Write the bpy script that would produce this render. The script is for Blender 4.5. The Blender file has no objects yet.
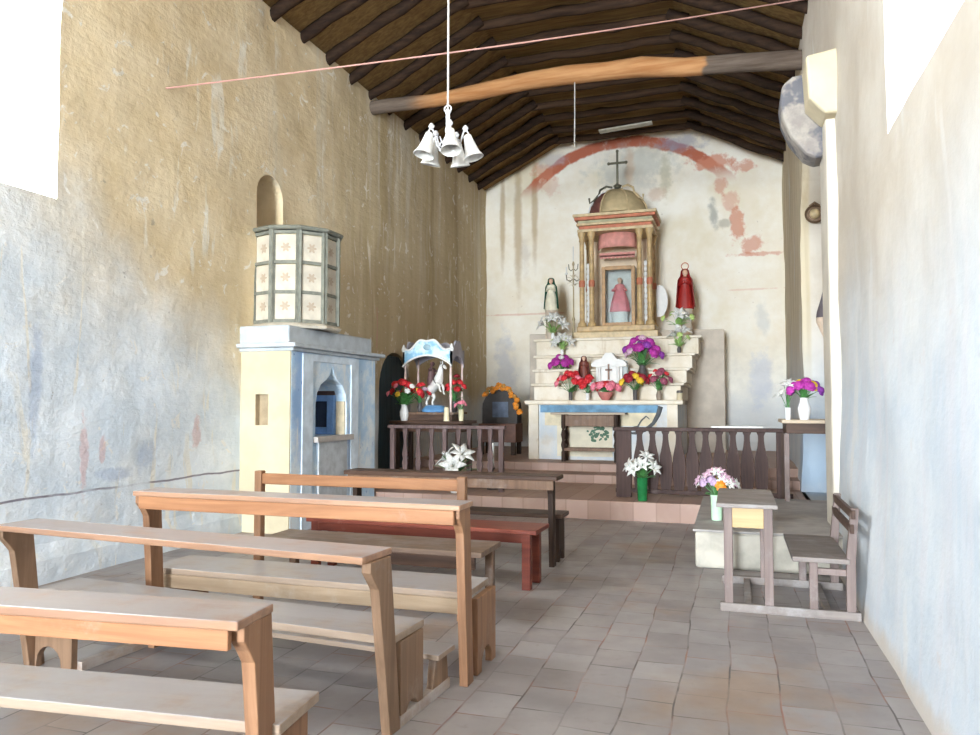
import bpy, bmesh, math, random
from mathutils import Vector, Matrix, noise as mnoise
C = bpy.context.scene.collection
PI = math.pi
rnd = random.Random(7)

# ------------------------------------------------------------------ node helper
class NT:
    def __init__(s, name, rough=.8):
        s.m = bpy.data.materials.new(name); s.m.use_nodes = True
        s.t = s.m.node_tree; s.n = s.t.nodes; s.l = s.t.links
        s.b = s.n['Principled BSDF']; s.b.inputs['Roughness'].default_value = rough
        s.tc = s.n.new('ShaderNodeTexCoord'); s.co = s.tc.outputs['Object']; s._x = None
    def put(s, sock, v):
        if isinstance(v, bpy.types.NodeSocket): s.l.new(v, sock)
        elif isinstance(v, (tuple, list)):
            sock.default_value = (*v, 1) if len(sock.default_value) == 4 and len(v) == 3 else v
        else: sock.default_value = v
    def map(s, scale=(1, 1, 1), loc=(0, 0, 0), vec=None):
        n = s.n.new('ShaderNodeMapping'); s.put(n.inputs['Vector'], vec or s.co)
        n.inputs['Scale'].default_value = scale; n.inputs['Location'].default_value = loc
        return n.outputs[0]
    def noise(s, scale=1, detail=4, rough=.55, vec=None, dist=0):
        n = s.n.new('ShaderNodeTexNoise'); s.put(n.inputs['Vector'], vec or s.co)
        n.inputs['Scale'].default_value = scale; n.inputs['Detail'].default_value = detail
        n.inputs['Roughness'].default_value = rough; n.inputs['Distortion'].default_value = dist
        return n.outputs['Fac']
    def math(s, op, a, b=0., c=None):
        n = s.n.new('ShaderNodeMath'); n.operation = op; s.put(n.inputs[0], a); s.put(n.inputs[1], b)
        if c is not None: s.put(n.inputs[2], c)
        return n.outputs[0]
    def rng(s, v, lo, hi, a=0., b=1., smooth=True):
        n = s.n.new('ShaderNodeMapRange'); n.clamp = True
        if smooth: n.interpolation_type = 'SMOOTHSTEP'
        s.put(n.inputs[0], v)
        for i, q in enumerate((lo, hi, a, b)): s.put(n.inputs[i + 1], q)
        return n.outputs[0]
    def mix(s, f, a, b):
        n = s.n.new('ShaderNodeMix'); n.data_type = 'RGBA'
        s.put(n.inputs[0], f); s.put(n.inputs[6], a); s.put(n.inputs[7], b); return n.outputs[2]
    def xyz(s):
        if not s._x:
            n = s.n.new('ShaderNodeSeparateXYZ'); s.l.new(s.co, n.inputs[0]); s._x = n.outputs
        return s._x
    def blob(s, c, r, soft=.5, wob=.5, ws=4.):
        """paint patch: 1 inside an ellipsoid with a ragged rim"""
        v = s.map((1 / r[0], 1 / r[1], 1 / r[2]), tuple(-c[i] / r[i] for i in range(3)))
        n = s.n.new('ShaderNodeVectorMath'); n.operation = 'LENGTH'; s.l.new(v, n.inputs[0])
        d = n.outputs['Value']
        if wob: d = s.math('ADD', d, s.math('MULTIPLY', s.math('SUBTRACT', s.noise(ws, 5, .65), .5), wob * 2))
        return s.rng(d, 1 + soft, 1 - soft)
    def bump(s, h, strength=.3, dist=.02):
        n = s.n.new('ShaderNodeBump'); n.inputs['Strength'].default_value = strength
        n.inputs['Distance'].default_value = dist; s.put(n.inputs['Height'], h)
        s.l.new(n.outputs[0], s.b.inputs['Normal'])
    def col(s, c): s.put(s.b.inputs['Base Color'], c); return s.m
MATS = {}
def simple(name, c, rough=.7, var=.18, scale=9, metal=0., bump=0.):
    if name in MATS: return MATS[name]
    t = NT(name, rough); n = t.noise(scale, 4)
    d = tuple(x * (1 - var) for x in c); e = tuple(min(1, x * (1 + var * .6)) for x in c)
    t.b.inputs['Metallic'].default_value = metal
    if bump: t.bump(t.noise(scale * 3, 4), bump, .01)
    MATS[name] = t.col(t.mix(t.rng(n, .3, .7), d, e)); return MATS[name]
def wood(name, c, dark, dust=None, axis=0, rough=.5, dustiness=.5, gs=1., tops=False, spec=.28):
    if name in MATS: return MATS[name]
    t = NT(name, rough); t.b.inputs['Specular IOR Level'].default_value = spec
    sc = [16 * gs, 16 * gs, 16 * gs]; sc[axis] = 1.1 * gs
    g = t.noise(1, 5, .65, t.map(tuple(sc)), .6)
    k = t.mix(t.rng(g, .3, .72), dark, c)
    k = t.mix(t.rng(t.noise(2.3, 4), .55, .8, 0, .5), k, tuple(x * .55 for x in c))
    if dust:
        df = t.rng(t.noise(3.1, 6, .7), .75 - dustiness * .6, .85 - dustiness * .3, 0, .85)
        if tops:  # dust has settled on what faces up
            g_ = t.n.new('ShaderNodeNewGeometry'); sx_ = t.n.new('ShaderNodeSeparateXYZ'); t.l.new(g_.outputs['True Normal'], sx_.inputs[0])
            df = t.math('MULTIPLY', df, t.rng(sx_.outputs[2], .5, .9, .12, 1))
        k = t.mix(df, k, dust)
    t.bump(g, .25, .006)
    MATS[name] = t.col(k); return MATS[name]

# ------------------------------------------------------------------ mesh helper
class MB:
    def __init__(s): s.b = bmesh.new()
    def box(s, x0, x1, y0, y1, z0, z1, M=None):
        v = [s.b.verts.new(p) for p in ((x0, y0, z0), (x1, y0, z0), (x1, y1, z0), (x0, y1, z0), (x0, y0, z1), (x1, y0, z1), (x1, y1, z1), (x0, y1, z1))]
        for f in ((3, 2, 1, 0), (4, 5, 6, 7), (0, 1, 5, 4), (1, 2, 6, 5), (2, 3, 7, 6), (3, 0, 4, 7)): s.b.faces.new([v[i] for i in f])
        if M: bmesh.ops.transform(s.b, matrix=M, verts=v)
        return s
    def prism(s, poly, axis, a, b, M=None):
        """poly in the two other axes (in xyz order), extruded a..b along axis"""
        def P(p, q):
            r = list(p); r.insert(axis, q); return r
        lo = [s.b.verts.new(P(p, a)) for p in poly]; hi = [s.b.verts.new(P(p, b)) for p in poly]
        s.b.faces.new(lo[::-1]); s.b.faces.new(hi); n = len(poly)
        for i in range(n): s.b.faces.new((lo[i], lo[(i + 1) % n], hi[(i + 1) % n], hi[i]))
        if M: bmesh.ops.transform(s.b, matrix=M, verts=lo + hi)
        return s
    def tube(s, pts, rad, seg=10, M=None, flat=1.):
        pts = [Vector(p) for p in pts]; n = len(pts)
        if not isinstance(rad, (list, tuple)): rad = [rad] * n
        rings = []; up = Vector((0, 0, 1))
        t0 = (pts[1] - pts[0]).normalized()
        if abs(t0.dot(up)) > .95: up = Vector((0, 1, 0))
        for i, p in enumerate(pts):
            t = (pts[min(i + 1, n - 1)] - pts[max(i - 1, 0)]).normalized()
            u = up - t * up.dot(t); u.normalize(); w = t.cross(u); up = u
            rings.append([s.b.verts.new(p + (u * math.cos(2 * PI * k / seg) * flat + w * math.sin(2 * PI * k / seg)) * rad[i]) for k in range(seg)])
        for A, B in zip(rings, rings[1:]):
            for k in range(seg): s.b.faces.new((A[k], B[k], B[(k + 1) % seg], A[(k + 1) % seg]))
        s.b.faces.new(rings[0]); s.b.faces.new(rings[-1][::-1])
        if M: bmesh.ops.transform(s.b, matrix=M, verts=[v for r in rings for v in r])
        return s
    def lathe(s, prof, c=(0, 0, 0), seg=20, sx=1., sy=1., caps=True, M=None, ph=0., lobes=0, amp=0.):
        rings = []
        for r, z in prof:
            ring = []
            for k in range(seg):
                a = 2 * PI * k / seg + ph; q = max(r, .0004) * (1 + (amp * math.cos(lobes * a) if lobes else 0))
                ring.append(s.b.verts.new((c[0] + q * sx * math.cos(a), c[1] + q * sy * math.sin(a), c[2] + z)))
            rings.append(ring)
        for A, B in zip(rings, rings[1:]):
            for k in range(seg): s.b.faces.new((A[k], A[(k + 1) % seg], B[(k + 1) % seg], B[k]))
        if caps: s.b.faces.new(rings[0][::-1]); s.b.faces.new(rings[-1])
        if M: bmesh.ops.transform(s.b, matrix=M, verts=[v for r in rings for v in r])
        return s
    def ball(s, c, r, seg=12, M=None):
        if not isinstance(r, (list, tuple)): r = (r, r, r)
        T = Matrix.Translation(c) @ (M or Matrix()) @ Matrix.Diagonal((*r, 1))
        bmesh.ops.create_uvsphere(s.b, u_segments=seg, v_segments=max(6, seg * 2 // 3), radius=1, matrix=T); return s
    def leaf(s, p, q, w, bend=.15, up=Vector((0, 0, 1)), th=.002):
        """a blade from p to q, widest in the middle, with thickness"""
        p, q = Vector(p), Vector(q); t = q - p; sd = t.cross(up)
        if sd.length < 1e-5: sd = Vector((1, 0, 0))
        sd.normalize(); nn = sd.cross(t).normalized(); L = t.length
        N = 5; top = []; bot = []
        for i in range(N + 1):
            f = i / N; ww = w * math.sin(PI * min(.97, .12 + f * .88)) ; ce = p + t * f + nn * (bend * L * math.sin(PI * f))
            top.append((s.b.verts.new(ce - sd * ww + nn * th), s.b.verts.new(ce + sd * ww + nn * th)))
            bot.append((s.b.verts.new(ce - sd * ww - nn * th), s.b.verts.new(ce + sd * ww - nn * th)))
        for i in range(N):
            (a, b), (c, d) = top[i], top[i + 1]; (e, f_), (g, h) = bot[i], bot[i + 1]
            s.b.faces.new((a, b, d, c)); s.b.faces.new((f_, e, g, h)); s.b.faces.new((e, a, c, g)); s.b.faces.new((b, f_, h, d))
        s.b.faces.new((top[0][1], top[0][0], bot[0][0], bot[0][1])); s.b.faces.new((top[-1][0], top[-1][1], bot[-1][1], bot[-1][0]))
        return s
    def build(s, name, mat, parent=None, bevel=0., smooth=False, sub=0):
        bmesh.ops.recalc_face_normals(s.b, faces=s.b.faces)
        me = bpy.data.meshes.new(name); s.b.to_mesh(me); s.b.free()
        me.materials.append(mat)
        if smooth:
            for p in me.polygons: p.use_smooth = True
        o = bpy.data.objects.new(name, me); C.objects.link(o)
        if parent: o.parent = parent
        if bevel:
            m = o.modifiers.new('bevel', 'BEVEL'); m.width = bevel; m.segments = 2; m.limit_method = 'ANGLE'; m.angle_limit = .7
        if smooth and not bevel:
            m = o.modifiers.new('edge_split', 'EDGE_SPLIT'); m.split_angle = math.radians(42)
        if sub:
            m = o.modifiers.new('subdivision', 'SUBSURF'); m.levels = m.render_levels = sub
        return o
def tag(o, label, cat, group=None, kind=None):
    o['label'] = label; o['category'] = cat
    if group: o['group'] = group
    if kind: o['kind'] = kind
    return o
def thing(name, label, cat, loc=(0, 0, 0), rz=0., group=None):
    o = bpy.data.objects.new(name, None); C.objects.link(o); o.empty_display_size = .1
    o.location = loc; o.rotation_euler = (0, 0, rz); return tag(o, label, cat, group)
def struct(o, label=None):
    o['kind'] = 'structure'
    if label: o['label'] = label
    return o
def copy_child(src, parent, M=None, name=None):
    c = src.copy(); C.objects.link(c); c.parent = parent
    if M is not None: c.matrix_local = M
    return c
def cut(o, cutters):
    """carve openings into o with throw-away solids"""
    for i, k in enumerate(cutters):
        m = o.modifiers.new('cut%d' % i, 'BOOLEAN'); m.operation = 'DIFFERENCE'; m.solver = 'EXACT'; m.object = k
    dg = bpy.context.evaluated_depsgraph_get(); dg.update()
    me = bpy.data.meshes.new_from_object(o.evaluated_get(dg))
    old = o.data; o.modifiers.clear(); o.data = me; me.name = old.name; bpy.data.meshes.remove(old)
    for k in cutters:
        d = k.data; bpy.data.objects.remove(k); bpy.data.meshes.remove(d)
    return o

# ------------------------------------------------------------------ materials
def plaster_left():
    t = NT('limewashed adobe left', .92); x, y, z = t.xyz()
    big = t.noise(.55, 5, .6); mid = t.noise(1.7, 6, .65); fine = t.noise(7, 6, .7)
    streak = t.noise(1, 6, .7, t.map((2.6, 2.6, .4)))
    tan = t.mix(t.rng(mid, .3, .7), (.66, .525, .32), (.765, .64, .44))
    tan = t.mix(t.rng(streak, .55, .8, 0, .45), tan, (.55, .46, .31))
    # past the pulpit the wall is browner, with long run-down streaks
    far = t.rng(y, 8.6, 10.5)
    s2 = t.noise(1, 5, .65, t.map((1.6, 1.5, .10)))
    tan = t.mix(far, tan, t.mix(t.rng(s2, .35, .7), (.47, .37, .21), (.61, .51, .34)))
    white = t.mix(t.rng(mid, .35, .7), (.62, .695, .77), (.80, .845, .885))
    white = t.mix(t.rng(streak, .5, .72, 0, .6), white, (.52, .59, .66))
    h = t.math('ADD', t.math('MULTIPLY', z, .55), t.math('MULTIPLY', y, .26))
    h = t.math('ADD', h, t.math('MULTIPLY', t.math('SUBTRACT', big, .5), 1.7))
    up = t.rng(h, 2.35, 3.5)
    zz = t.math('ADD', z, t.math('MULTIPLY', t.math('SUBTRACT', t.noise(1.3, 4), .5), .9))
    up = t.math('MULTIPLY', up, t.rng(zz, 1.15, 1.95, .12, 1.))
    pale = t.math('MULTIPLY', t.rng(t.noise(1, 4, .6, t.map((2.2, 2.0, .11), (5, 1, 0))), .52, .64), t.math('MULTIPLY', t.rng(z, 2.6, 5.2), t.rng(y, 7.2, 8.6)))
    tan = t.mix(t.math('MULTIPLY', pale, .75), tan, (.64, .59, .48))
    dkst = t.math('MULTIPLY', t.rng(t.noise(1, 4, .6, t.map((3, 2.6, .1), (2, 8, 0))), .56, .7), t.rng(y, 8.2, 9.6))
    tan = t.mix(t.math('MULTIPLY', dkst, .6), tan, (.30, .21, .11))
    k = t.mix(up, white, tan)
    drip = t.math('MULTIPLY', t.rng(t.noise(1, 5, .6, t.map((3.6, 3.6, .5), (3, 0, 0)), 1.2), .59, .64), t.rng(t.noise(1.1, 3), .42, .56))
    k = t.mix(t.math('MULTIPLY', drip, .75), k, (.80, .76, .66))
    chips = t.math('MULTIPLY', t.rng(t.noise(5.5, 5, .6, None, .8), .62, .66), .7)
    k = t.mix(chips, k, (.82, .80, .75))
    dk = t.rng(t.noise(9, 3, .5), .72, .76)
    k = t.mix(t.math('MULTIPLY', dk, .5), k, (.30, .27, .24))
    for (yy, z0, z1, w) in ((6.75, 1.0, 1.32, .06), (5.25, .75, 1.35, .04), (5.45, .95, 1.2, .03), (11.0, 2.3, 3.1, .025)):
        k = t.mix(t.math('MULTIPLY', t.blob((-5.5, yy, (z0 + z1) / 2), (1, w, (z1 - z0) / 2), .3, 1.3, 9), .42), k, (.62, .30, .28))
    for (yy, zc, ry, rz) in ((5.6, .84, .18, .06), (6.0, .98, .12, .14), (4.75, 1.7, .06, .5)):
        k = t.mix(t.math('MULTIPLY', t.blob((-5.5, yy, zc), (1, ry, rz), .4, .9, 7), .5), k, (.36, .45, .62))
    ln = t.math('ABSOLUTE', t.math('SUBTRACT', z, t.math('ADD', .715, t.math('MULTIPLY', t.math('SUBTRACT', t.noise(2.2, 3), .5), .05))))
    ln = t.math('MULTIPLY', t.rng(ln, .013, .006), t.rng(t.noise(1.6, 2), .4, .5, .15, .85))
    k = t.mix(t.math('MULTIPLY', ln, t.rng(y, 7.6, 7.5)), k, (.16, .13, .17))
    t.bump(t.math('ADD', t.math('MULTIPLY', mid, 1.5), t.math('ADD', t.math('MULTIPLY', fine, .5), t.noise(1, 4, .6, t.map((3, 2.2, 6.5), (1, 2, 5))))), .55, .035)
    return t.col(k)
def plaster_right():
    t = NT('limewashed adobe right', .92); x, y, z = t.xyz()
    mid = t.noise(1.5, 6, .65); streak = t.noise(1, 5, .65, t.map((5, 4.2, .22)))
    cream = t.mix(t.rng(mid, .3, .7), (.53, .465, .38), (.62, .57, .495))
    cream = t.mix(t.math('MULTIPLY', t.rng(y, 10.9, 11.4), t.rng(x, 1.09, 1.05)), cream, t.mix(t.rng(streak, .35, .65), (.50, .41, .27), (.62, .54, .39)))
    blue = t.mix(t.rng(mid, .3, .7), (.50, .565, .63), (.63, .665, .695))
    blue = t.mix(t.rng(streak, .48, .68, 0, .65), blue, (.60, .60, .64))
    zz = t.math('ADD', z, t.math('MULTIPLY', t.math('SUBTRACT', t.noise(.8, 4), .5), 1.4))
    k = t.mix(t.rng(zz, 1.3, 3.0), blue, cream)
    k = t.mix(t.rng(t.noise(1, 3, .5, t.map((2.5, 2.5, .5), (7, 0, 0))), .63, .7, 0, .6), k, (.66, .65, .63))
    k = t.mix(t.math('MULTIPLY', t.rng(t.noise(4.5, 6, .7), .62, .7), .35), k, (.58, .50, .46))
    low = t.rng(t.math('ADD', z, t.math('MULTIPLY', t.noise(5, 4), .22)), .28, .12)
    k = t.mix(t.math('MULTIPLY', low, .7), k, (.52, .43, .34))
    k = t.mix(t.math('MULTIPLY', t.blob((1.2, 11.5, .75), (2, .5, .55), .4, .6), .6), k, (.32, .46, .62))
    t.bump(t.math('ADD', mid, t.math('MULTIPLY', t.noise(8, 6, .7), .5)), .45, .025)
    return t.col(k)
def plaster_back():
    t = NT('painted plaster behind altar', .92); x, y, z = t.xyz()
    mid = t.noise(1.3, 6, .65); fine = t.noise(6, 6, .7)
    k = t.mix(t.rng(mid, .3, .7), (.80, .73, .60), (.88, .85, .77))
    k = t.mix(t.rng(t.noise(.7, 4, .6, t.map((1, 1, 1), (4, 2, 1))), .5, .7, 0, .6), k, (.72, .64, .45))
    # grey-blue towards the bottom
    k = t.mix(t.math('MULTIPLY', t.rng(t.math('ADD', z, t.math('MULTIPLY', mid, 3)), 4.1, 2.6), .7), k, (.58, .62, .67))
    # brown run-down stains under the eave on the left
    for (cx, w, z0, z1) in ((-4.72, .09, 4.2, 7.2), (-4.32, .07, 4.9, 7.2), (-5.1, .06, 4.8, 6.9)):
        k = t.mix(t.math('MULTIPLY', t.blob((cx, 16.7, (z0 + z1) / 2), (w, 3, (z1 - z0) / 2), .5, .5, 5), .65), k, (.42, .30, .15))
    # painted red arch band, worn
    v = t.map((1, 0, 1), (2.28, 0, -4.42)); n = t.n.new('ShaderNodeVectorMath'); n.operation = 'LENGTH'; t.l.new(v, n.inputs[0])
    rr = t.math('ABSOLUTE', t.math('SUBTRACT', t.math('ADD', n.outputs['Value'], t.math('MULTIPLY', t.math('SUBTRACT', t.noise(5, 4), .5), .12)), 2.93))
    band = t.math('MULTIPLY', t.rng(rr, .155, .10), t.rng(z, 6.2, 6.7))
    band = t.math('MULTIPLY', band, t.rng(t.noise(4, 5, .7), .3, .45, .55, .97))
    k = t.mix(band, k, (.46, .12, .06))
    RED = (.60, .24, .15)
    for (cx, cz, rx, rz, a) in ((-.35, 6.72, .42, .14, .8), (.28, 6.55, .22, .12, .7), (-.2, 6.15, .14, .18, .6), (.0, 5.8, .16, .2, .5), (.12, 5.3, .13, .36, .75),
                              (.42, 4.85, .22, .2, .7), (.5, 4.65, .48, .045, .6), (-4.1, 6.85, .25, .2, .45), (-3.95, 6.5, .2, .2, .3), (-4.5, 3.55, 1.0, .02, .4), (.4, 3.9, .5, .02, .3)):
        k = t.mix(t.math('MULTIPLY', t.blob((cx, 16.7, cz), (rx, 3, rz), .3, 1.5, 4.5), a), k, RED)
    for (cx, cz, rx, rz, a, c) in ((-2.0, 6.75, .85, .42, .65, (.45, .48, .46)), (-2.05, 6.3, .6, .5, .4, (.50, .48, .44)), (-1.35, 6.45, .13, .45, .55, (.50, .46, .30)), (-1.55, 6.1, .2, .13, .55, (.58, .38, .26)),
                                 (-2.12, 6.75, .1, .4, .5, (.64, .42, .26)), (-.35, 5.55, .08, .28, .7, (.20, .22, .20)), (-.12, 5.35, .12, .08, .6, (.28, .26, .2)), (-1.0, 7.2, .4, .16, .7, (.27, .29, .40)),
                                 (-3.9, 7.1, .3, .16, .5, (.44, .45, .53)), (-4.55, 4.9, .1, .4, .4, (.45, .38, .34)), (-5.05, 2.1, .22, .9, .5, (.40, .44, .56)), (.6, 3.3, .12, .3, .4, (.38, .42, .46)), (.55, 2.0, .2, .5, .5, (.36, .42, .58))):
        k = t.mix(t.math('MULTIPLY', t.blob((cx, 16.7, cz), (rx, 3, rz), .5, 1.4, 3.6), a * .85), k, c)
    k = t.mix(t.rng(t.noise(10, 4, .6), .68, .72, 0, .4), k, (.42, .34, .26))
    t.bump(t.math('ADD', mid, t.math('MULTIPLY', fine, .5)), .4, .02)
    return t.col(k)
def floor_mat():
    t = NT('worn clay floor tiles', .45); x, y, z = t.xyz()
    sw = t.n.new('ShaderNodeCombineXYZ'); wob = t.math('MULTIPLY', t.math('SUBTRACT', t.noise(1.2, 2), .5), .07)
    t.l.new(t.math('ADD', y, wob), sw.inputs[0]); t.l.new(t.math('ADD', t.math('ADD', x, .045), wob), sw.inputs[1])
    br = t.n.new('ShaderNodeTexBrick'); t.l.new(sw.outputs[0], br.inputs['Vector'])
    br.inputs['Scale'].default_value = 1; br.inputs['Brick Width'].default_value = .29; br.inputs['Row Height'].default_value = .252
    br.inputs['Mortar Size'].default_value = .0055; br.inputs['Mortar Smooth'].default_value = .3; br.inputs['Bias'].default_value = 0
    br.inputs['Color1'].default_value = (0, 0, 0, 1); br.inputs['Color2'].default_value = (1, 1, 1, 1); br.inputs['Mortar'].default_value = (.5, .5, .5, 1)
    bw = t.n.new('ShaderNodeRGBToBW'); t.l.new(br.outputs['Color'], bw.inputs[0])
    k = t.mix(bw.outputs[0], (.235, .212, .212), (.315, .295, .297))
    k = t.mix(t.rng(t.noise(1.1, 5, .6), .42, .68, 0, .55), k, (.37, .34, .33))
    k = t.mix(t.rng(t.noise(.8, 5, .6, t.map((1, 1, 1), (9, 4, 0))), .53, .68, 0, .6), k, (.30, .20, .13))
    k = t.mix(t.rng(t.noise(2.2, 4, .6, t.map((1, 1, 1), (2, 14, 0))), .62, .78, 0, .35), k, (.37, .23, .19))
    k = t.mix(t.rng(t.noise(16, 4, .6), .55, .75, 0, .3), k, (.2, .17, .15))
    jw = t.math('MULTIPLY', br.outputs['Fac'], t.rng(t.noise(3.5, 3), .42, .6, .3, .95))
    k = t.mix(jw, k, t.mix(t.rng(t.noise(2, 2), .45, .6), (.10, .085, .08), (.26, .13, .10)))
    t.put(t.b.inputs['Roughness'], t.rng(t.noise(3, 4), .3, .7, .38, .62))
    t.bump(t.math('SUBTRACT', t.math('MULTIPLY', t.noise(9, 4), .25), br.outputs['Fac']), .4, .008)
    return t.col(k)
def terracotta():
    t = NT('terracotta step tiles', .6); x, y, z = t.xyz()
    cell = t.math('FRACT', t.math('MULTIPLY', t.math('ADD', x, 20.08), 1 / .29))
    j = t.math('MINIMUM', cell, t.math('SUBTRACT', 1., cell))
    idn = t.n.new('ShaderNodeTexWhiteNoise'); idn.noise_dimensions = '1D'
    t.l.new(t.math('FLOOR', t.math('MULTIPLY', t.math('ADD', x, 20.08), 1 / .29)), idn.inputs['W'])
    k = t.mix(idn.outputs['Value'], (.35, .225, .18), (.44, .30, .25))
    k = t.mix(t.rng(t.noise(3, 5), .45, .7, 0, .5), k, (.46, .34, .27))
    k = t.mix(t.rng(j, .04, .015, 0, .6), k, (.26, .16, .13))
    t.bump(t.noise(12, 4), .2, .01); return t.col(k)
M_left, M_right, M_back, M_floor, M_terra = plaster_left(), plaster_right(), plaster_back(), floor_mat(), terracotta()
M_deck = wood('cane ceiling boards', (.29, .19, .08), (.17, .10, .045), None, 0, .9, gs=1.2, spec=.06)
M_raft = wood('smoked roof poles', (.05, .029, .018), (.022, .014, .011), None, 0, .85, spec=.06)
M_collar = wood('smoked tie poles', (.07, .04, .024), (.03, .018, .013), None, 0, .85, spec=.06)
def log_mat():
    t = NT('peeled tie log', .75); t.b.inputs['Specular IOR Level'].default_value = .1; x, y, z = t.xyz()
    g = t.noise(1, 5, .6, t.map((1.2, 14, 14)))
    bare = t.mix(t.rng(g, .3, .7), (.33, .145, .055), (.46, .245, .11))
    grey = t.mix(t.rng(g, .3, .7), (.085, .06, .045), (.16, .125, .10))
    xx = t.math('ADD', x, t.math('MULTIPLY', t.math('SUBTRACT', t.noise(4, 4), .5), .3))
    k = t.mix(t.math('MULTIPLY', t.rng(xx, -4.95, -4.35), t.rng(xx, -.30, -.38)), grey, bare)
    t.bump(g, .4, .02); return t.col(k)
M_log = log_mat()
M_ora = wood('orange varnished pine', (.40, .195, .095), (.255, .115, .055), (.36, .25, .18), 0, .42, .25)
M_oraV = wood('orange varnished pine upright', (.31, .165, .09), (.19, .095, .05), (.29, .21, .16), 2, .45, .3)
M_top = wood('dust-worn sky-tinted ledge plank', (.40, .215, .115), (.25, .125, .065), (.335, .318, .335), 0, .36, .95, tops=True, spec=.5)  # dust colour tinted blue to paint in the sky's reflection
M_seat = wood('dusty sky-tinted seat plank', (.37, .27, .19), (.25, .175, .12), (.335, .328, .345), 0, .38, .95, tops=True, spec=.5)  # blue in this dust stands for sky reflected on the seats
M_lip = wood('pale worn seat edge', (.43, .32, .22), (.31, .22, .14), (.42, .35, .28), 0, .5, .4)
M_brn = wood('brown worn bench wood', (.22, .13, .08), (.13, .075, .048), (.25, .20, .17), 2, .5, .4)
M_brnY = wood('brown worn runner', (.40, .31, .24), (.28, .20, .15), (.46, .42, .40), 1, .5, .6)
M_dkw = wood('old dark bench wood', (.105, .058, .038), (.055, .032, .024), (.19, .14, .11), 0, .5, .25, spec=.2)
M_dkV = wood('old dark bench upright', (.075, .045, .032), (.035, .024, .02), None, 2, .55, spec=.12)
M_red = wood('red painted bench', (.22, .052, .03), (.13, .03, .02), (.26, .13, .10), 0, .4, .2)
M_rail = wood('purple-brown rail wood', (.17, .115, .11), (.095, .063, .06), (.24, .19, .19), 2, .55, .35, spec=.15)
M_grey = wood('grey unvarnished wood', (.27, .235, .215), (.18, .15, .14), (.32, .305, .30), 0, .6, .5)
M_greyV = wood('grey-pink unvarnished post', (.235, .18, .165), (.155, .115, .105), (.275, .245, .24), 2, .6, .4)
M_yel = wood('yellow plywood', (.50, .36, .19), (.42, .29, .14), None, 0, .5)
M_white = simple('white paint', (.72, .72, .70), .5, .06)
M_cream = simple('cream limewash', (.60, .52, .36), .85, .12, 3, bump=.3)
M_stone = simple('grey stone plaster', (.50, .46, .43), .9, .2, 5, bump=.3)

# ------------------------------------------------------------------ room shell
YB, YF = 16.7, -13.0
def wall_block(name, mat, inner, outer, ys, z0, z1, step=.13, amp=.022):
    """a wall along y: inner(y,z) -> x, lumpy; flat outer face at x=outer"""
    b = bmesh.new(); ny = int((ys[1] - ys[0]) / step); nz = int((z1 - z0) / step)
    g = [[None] * (nz + 1) for _ in range(ny + 1)]
    for i in range(ny + 1):
        for j in range(nz + 1):
            y = ys[0] + (ys[1] - ys[0]) * i / ny; z = z0 + (z1 - z0) * j / nz
            d = mnoise.noise(Vector((3.1, y * .8, z * 1.0))) * amp + mnoise.noise(Vector((9.4, y * 2.1, z * 2.7))) * amp * .55
            g[i][j] = b.verts.new((inner(y, z) + d, y, z))
    for i in range(ny):
        for j in range(nz): b.faces.new((g[i][j], g[i + 1][j], g[i + 1][j + 1], g[i][j + 1]))
    o = {}
    for i in range(ny + 1):
        for j in (0, nz): o[i, j] = b.verts.new((outer, g[i][j].co.y, g[i][j].co.z))
    for j in range(nz + 1):
        for i in (0, ny):
            if (i, j) not in o: o[i, j] = b.verts.new((outer, g[i][j].co.y, g[i][j].co.z))
    for i in range(ny):
        b.faces.new((g[i][0], o[i, 0], o[i + 1, 0], g[i + 1][0])); b.faces.new((g[i + 1][nz], o[i + 1, nz], o[i, nz], g[i][nz]))
    for j in range(nz):
        b.faces.new((g[0][j], g[0][j + 1], o[0, j + 1], o[0, j])); b.faces.new((g[ny][j + 1], g[ny][j], o[ny, j], o[ny, j + 1]))
    loop = [o[i, 0] for i in range(ny + 1)] + [o[ny, j] for j in range(1, nz + 1)] + [o[i, nz] for i in range(ny - 1, -1, -1)] + [o[0, j] for j in range(nz - 1, 0, -1)]
    b.faces.new(loop); m = MB(); m.b.free(); m.b = b
    return m.build(name, mat)
def arch_poly(a0, a1, z0, spring, n=14, point=0.):
    r = (a1 - a0) / 2; c = (a0 + a1) / 2
    return [(a0, z0), (a1, z0)] + [(c + r * math.cos(PI * i / n), spring + r * math.sin(PI * i / n) * (1 + point)) for i in range(n + 1)]

wl = wall_block('wall_left', M_left, lambda y, z: -5.5 + (.05 if z < .3 else 0), -6.35, (YF, YB + .7), -.2, 6.5)
struct(cut(wl, [MB().box(-7, -5, 2.9, 4.91, 3.25, 5.35).build('cutter', M_left),
                MB().prism(arch_poly(7.74, 8.30, 2.46, 4.08), 0, -6.05, -5).build('cutter', M_left),
                MB().prism(arch_poly(11.08, 12.36, .24, 1.72), 0, -6.1, -5).build('cutter', M_left)]), 'long adobe side wall, tan above and whitewashed below')
def right_in(y, z): return .825 + .095 * min(1, max(0, z) / 1.6) ** .7 + .006 * max(0, y - 4) + .012 * max(0, y - 12)
wr = wall_block('wall_right', M_right, right_in, 2.3, (YF, YB + .7), -.2, 6.55)
struct(cut(wr, [MB().box(.3, 3, 2.9, 5.08, 3.15, 5.35).build('cutter', M_right),
                MB().prism(arch_poly(8.15, 11.55, .24, 3.9), 0, .3, 1.95).build('cutter', M_right)]), 'whitewashed side wall with the window and the arched recess')
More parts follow.
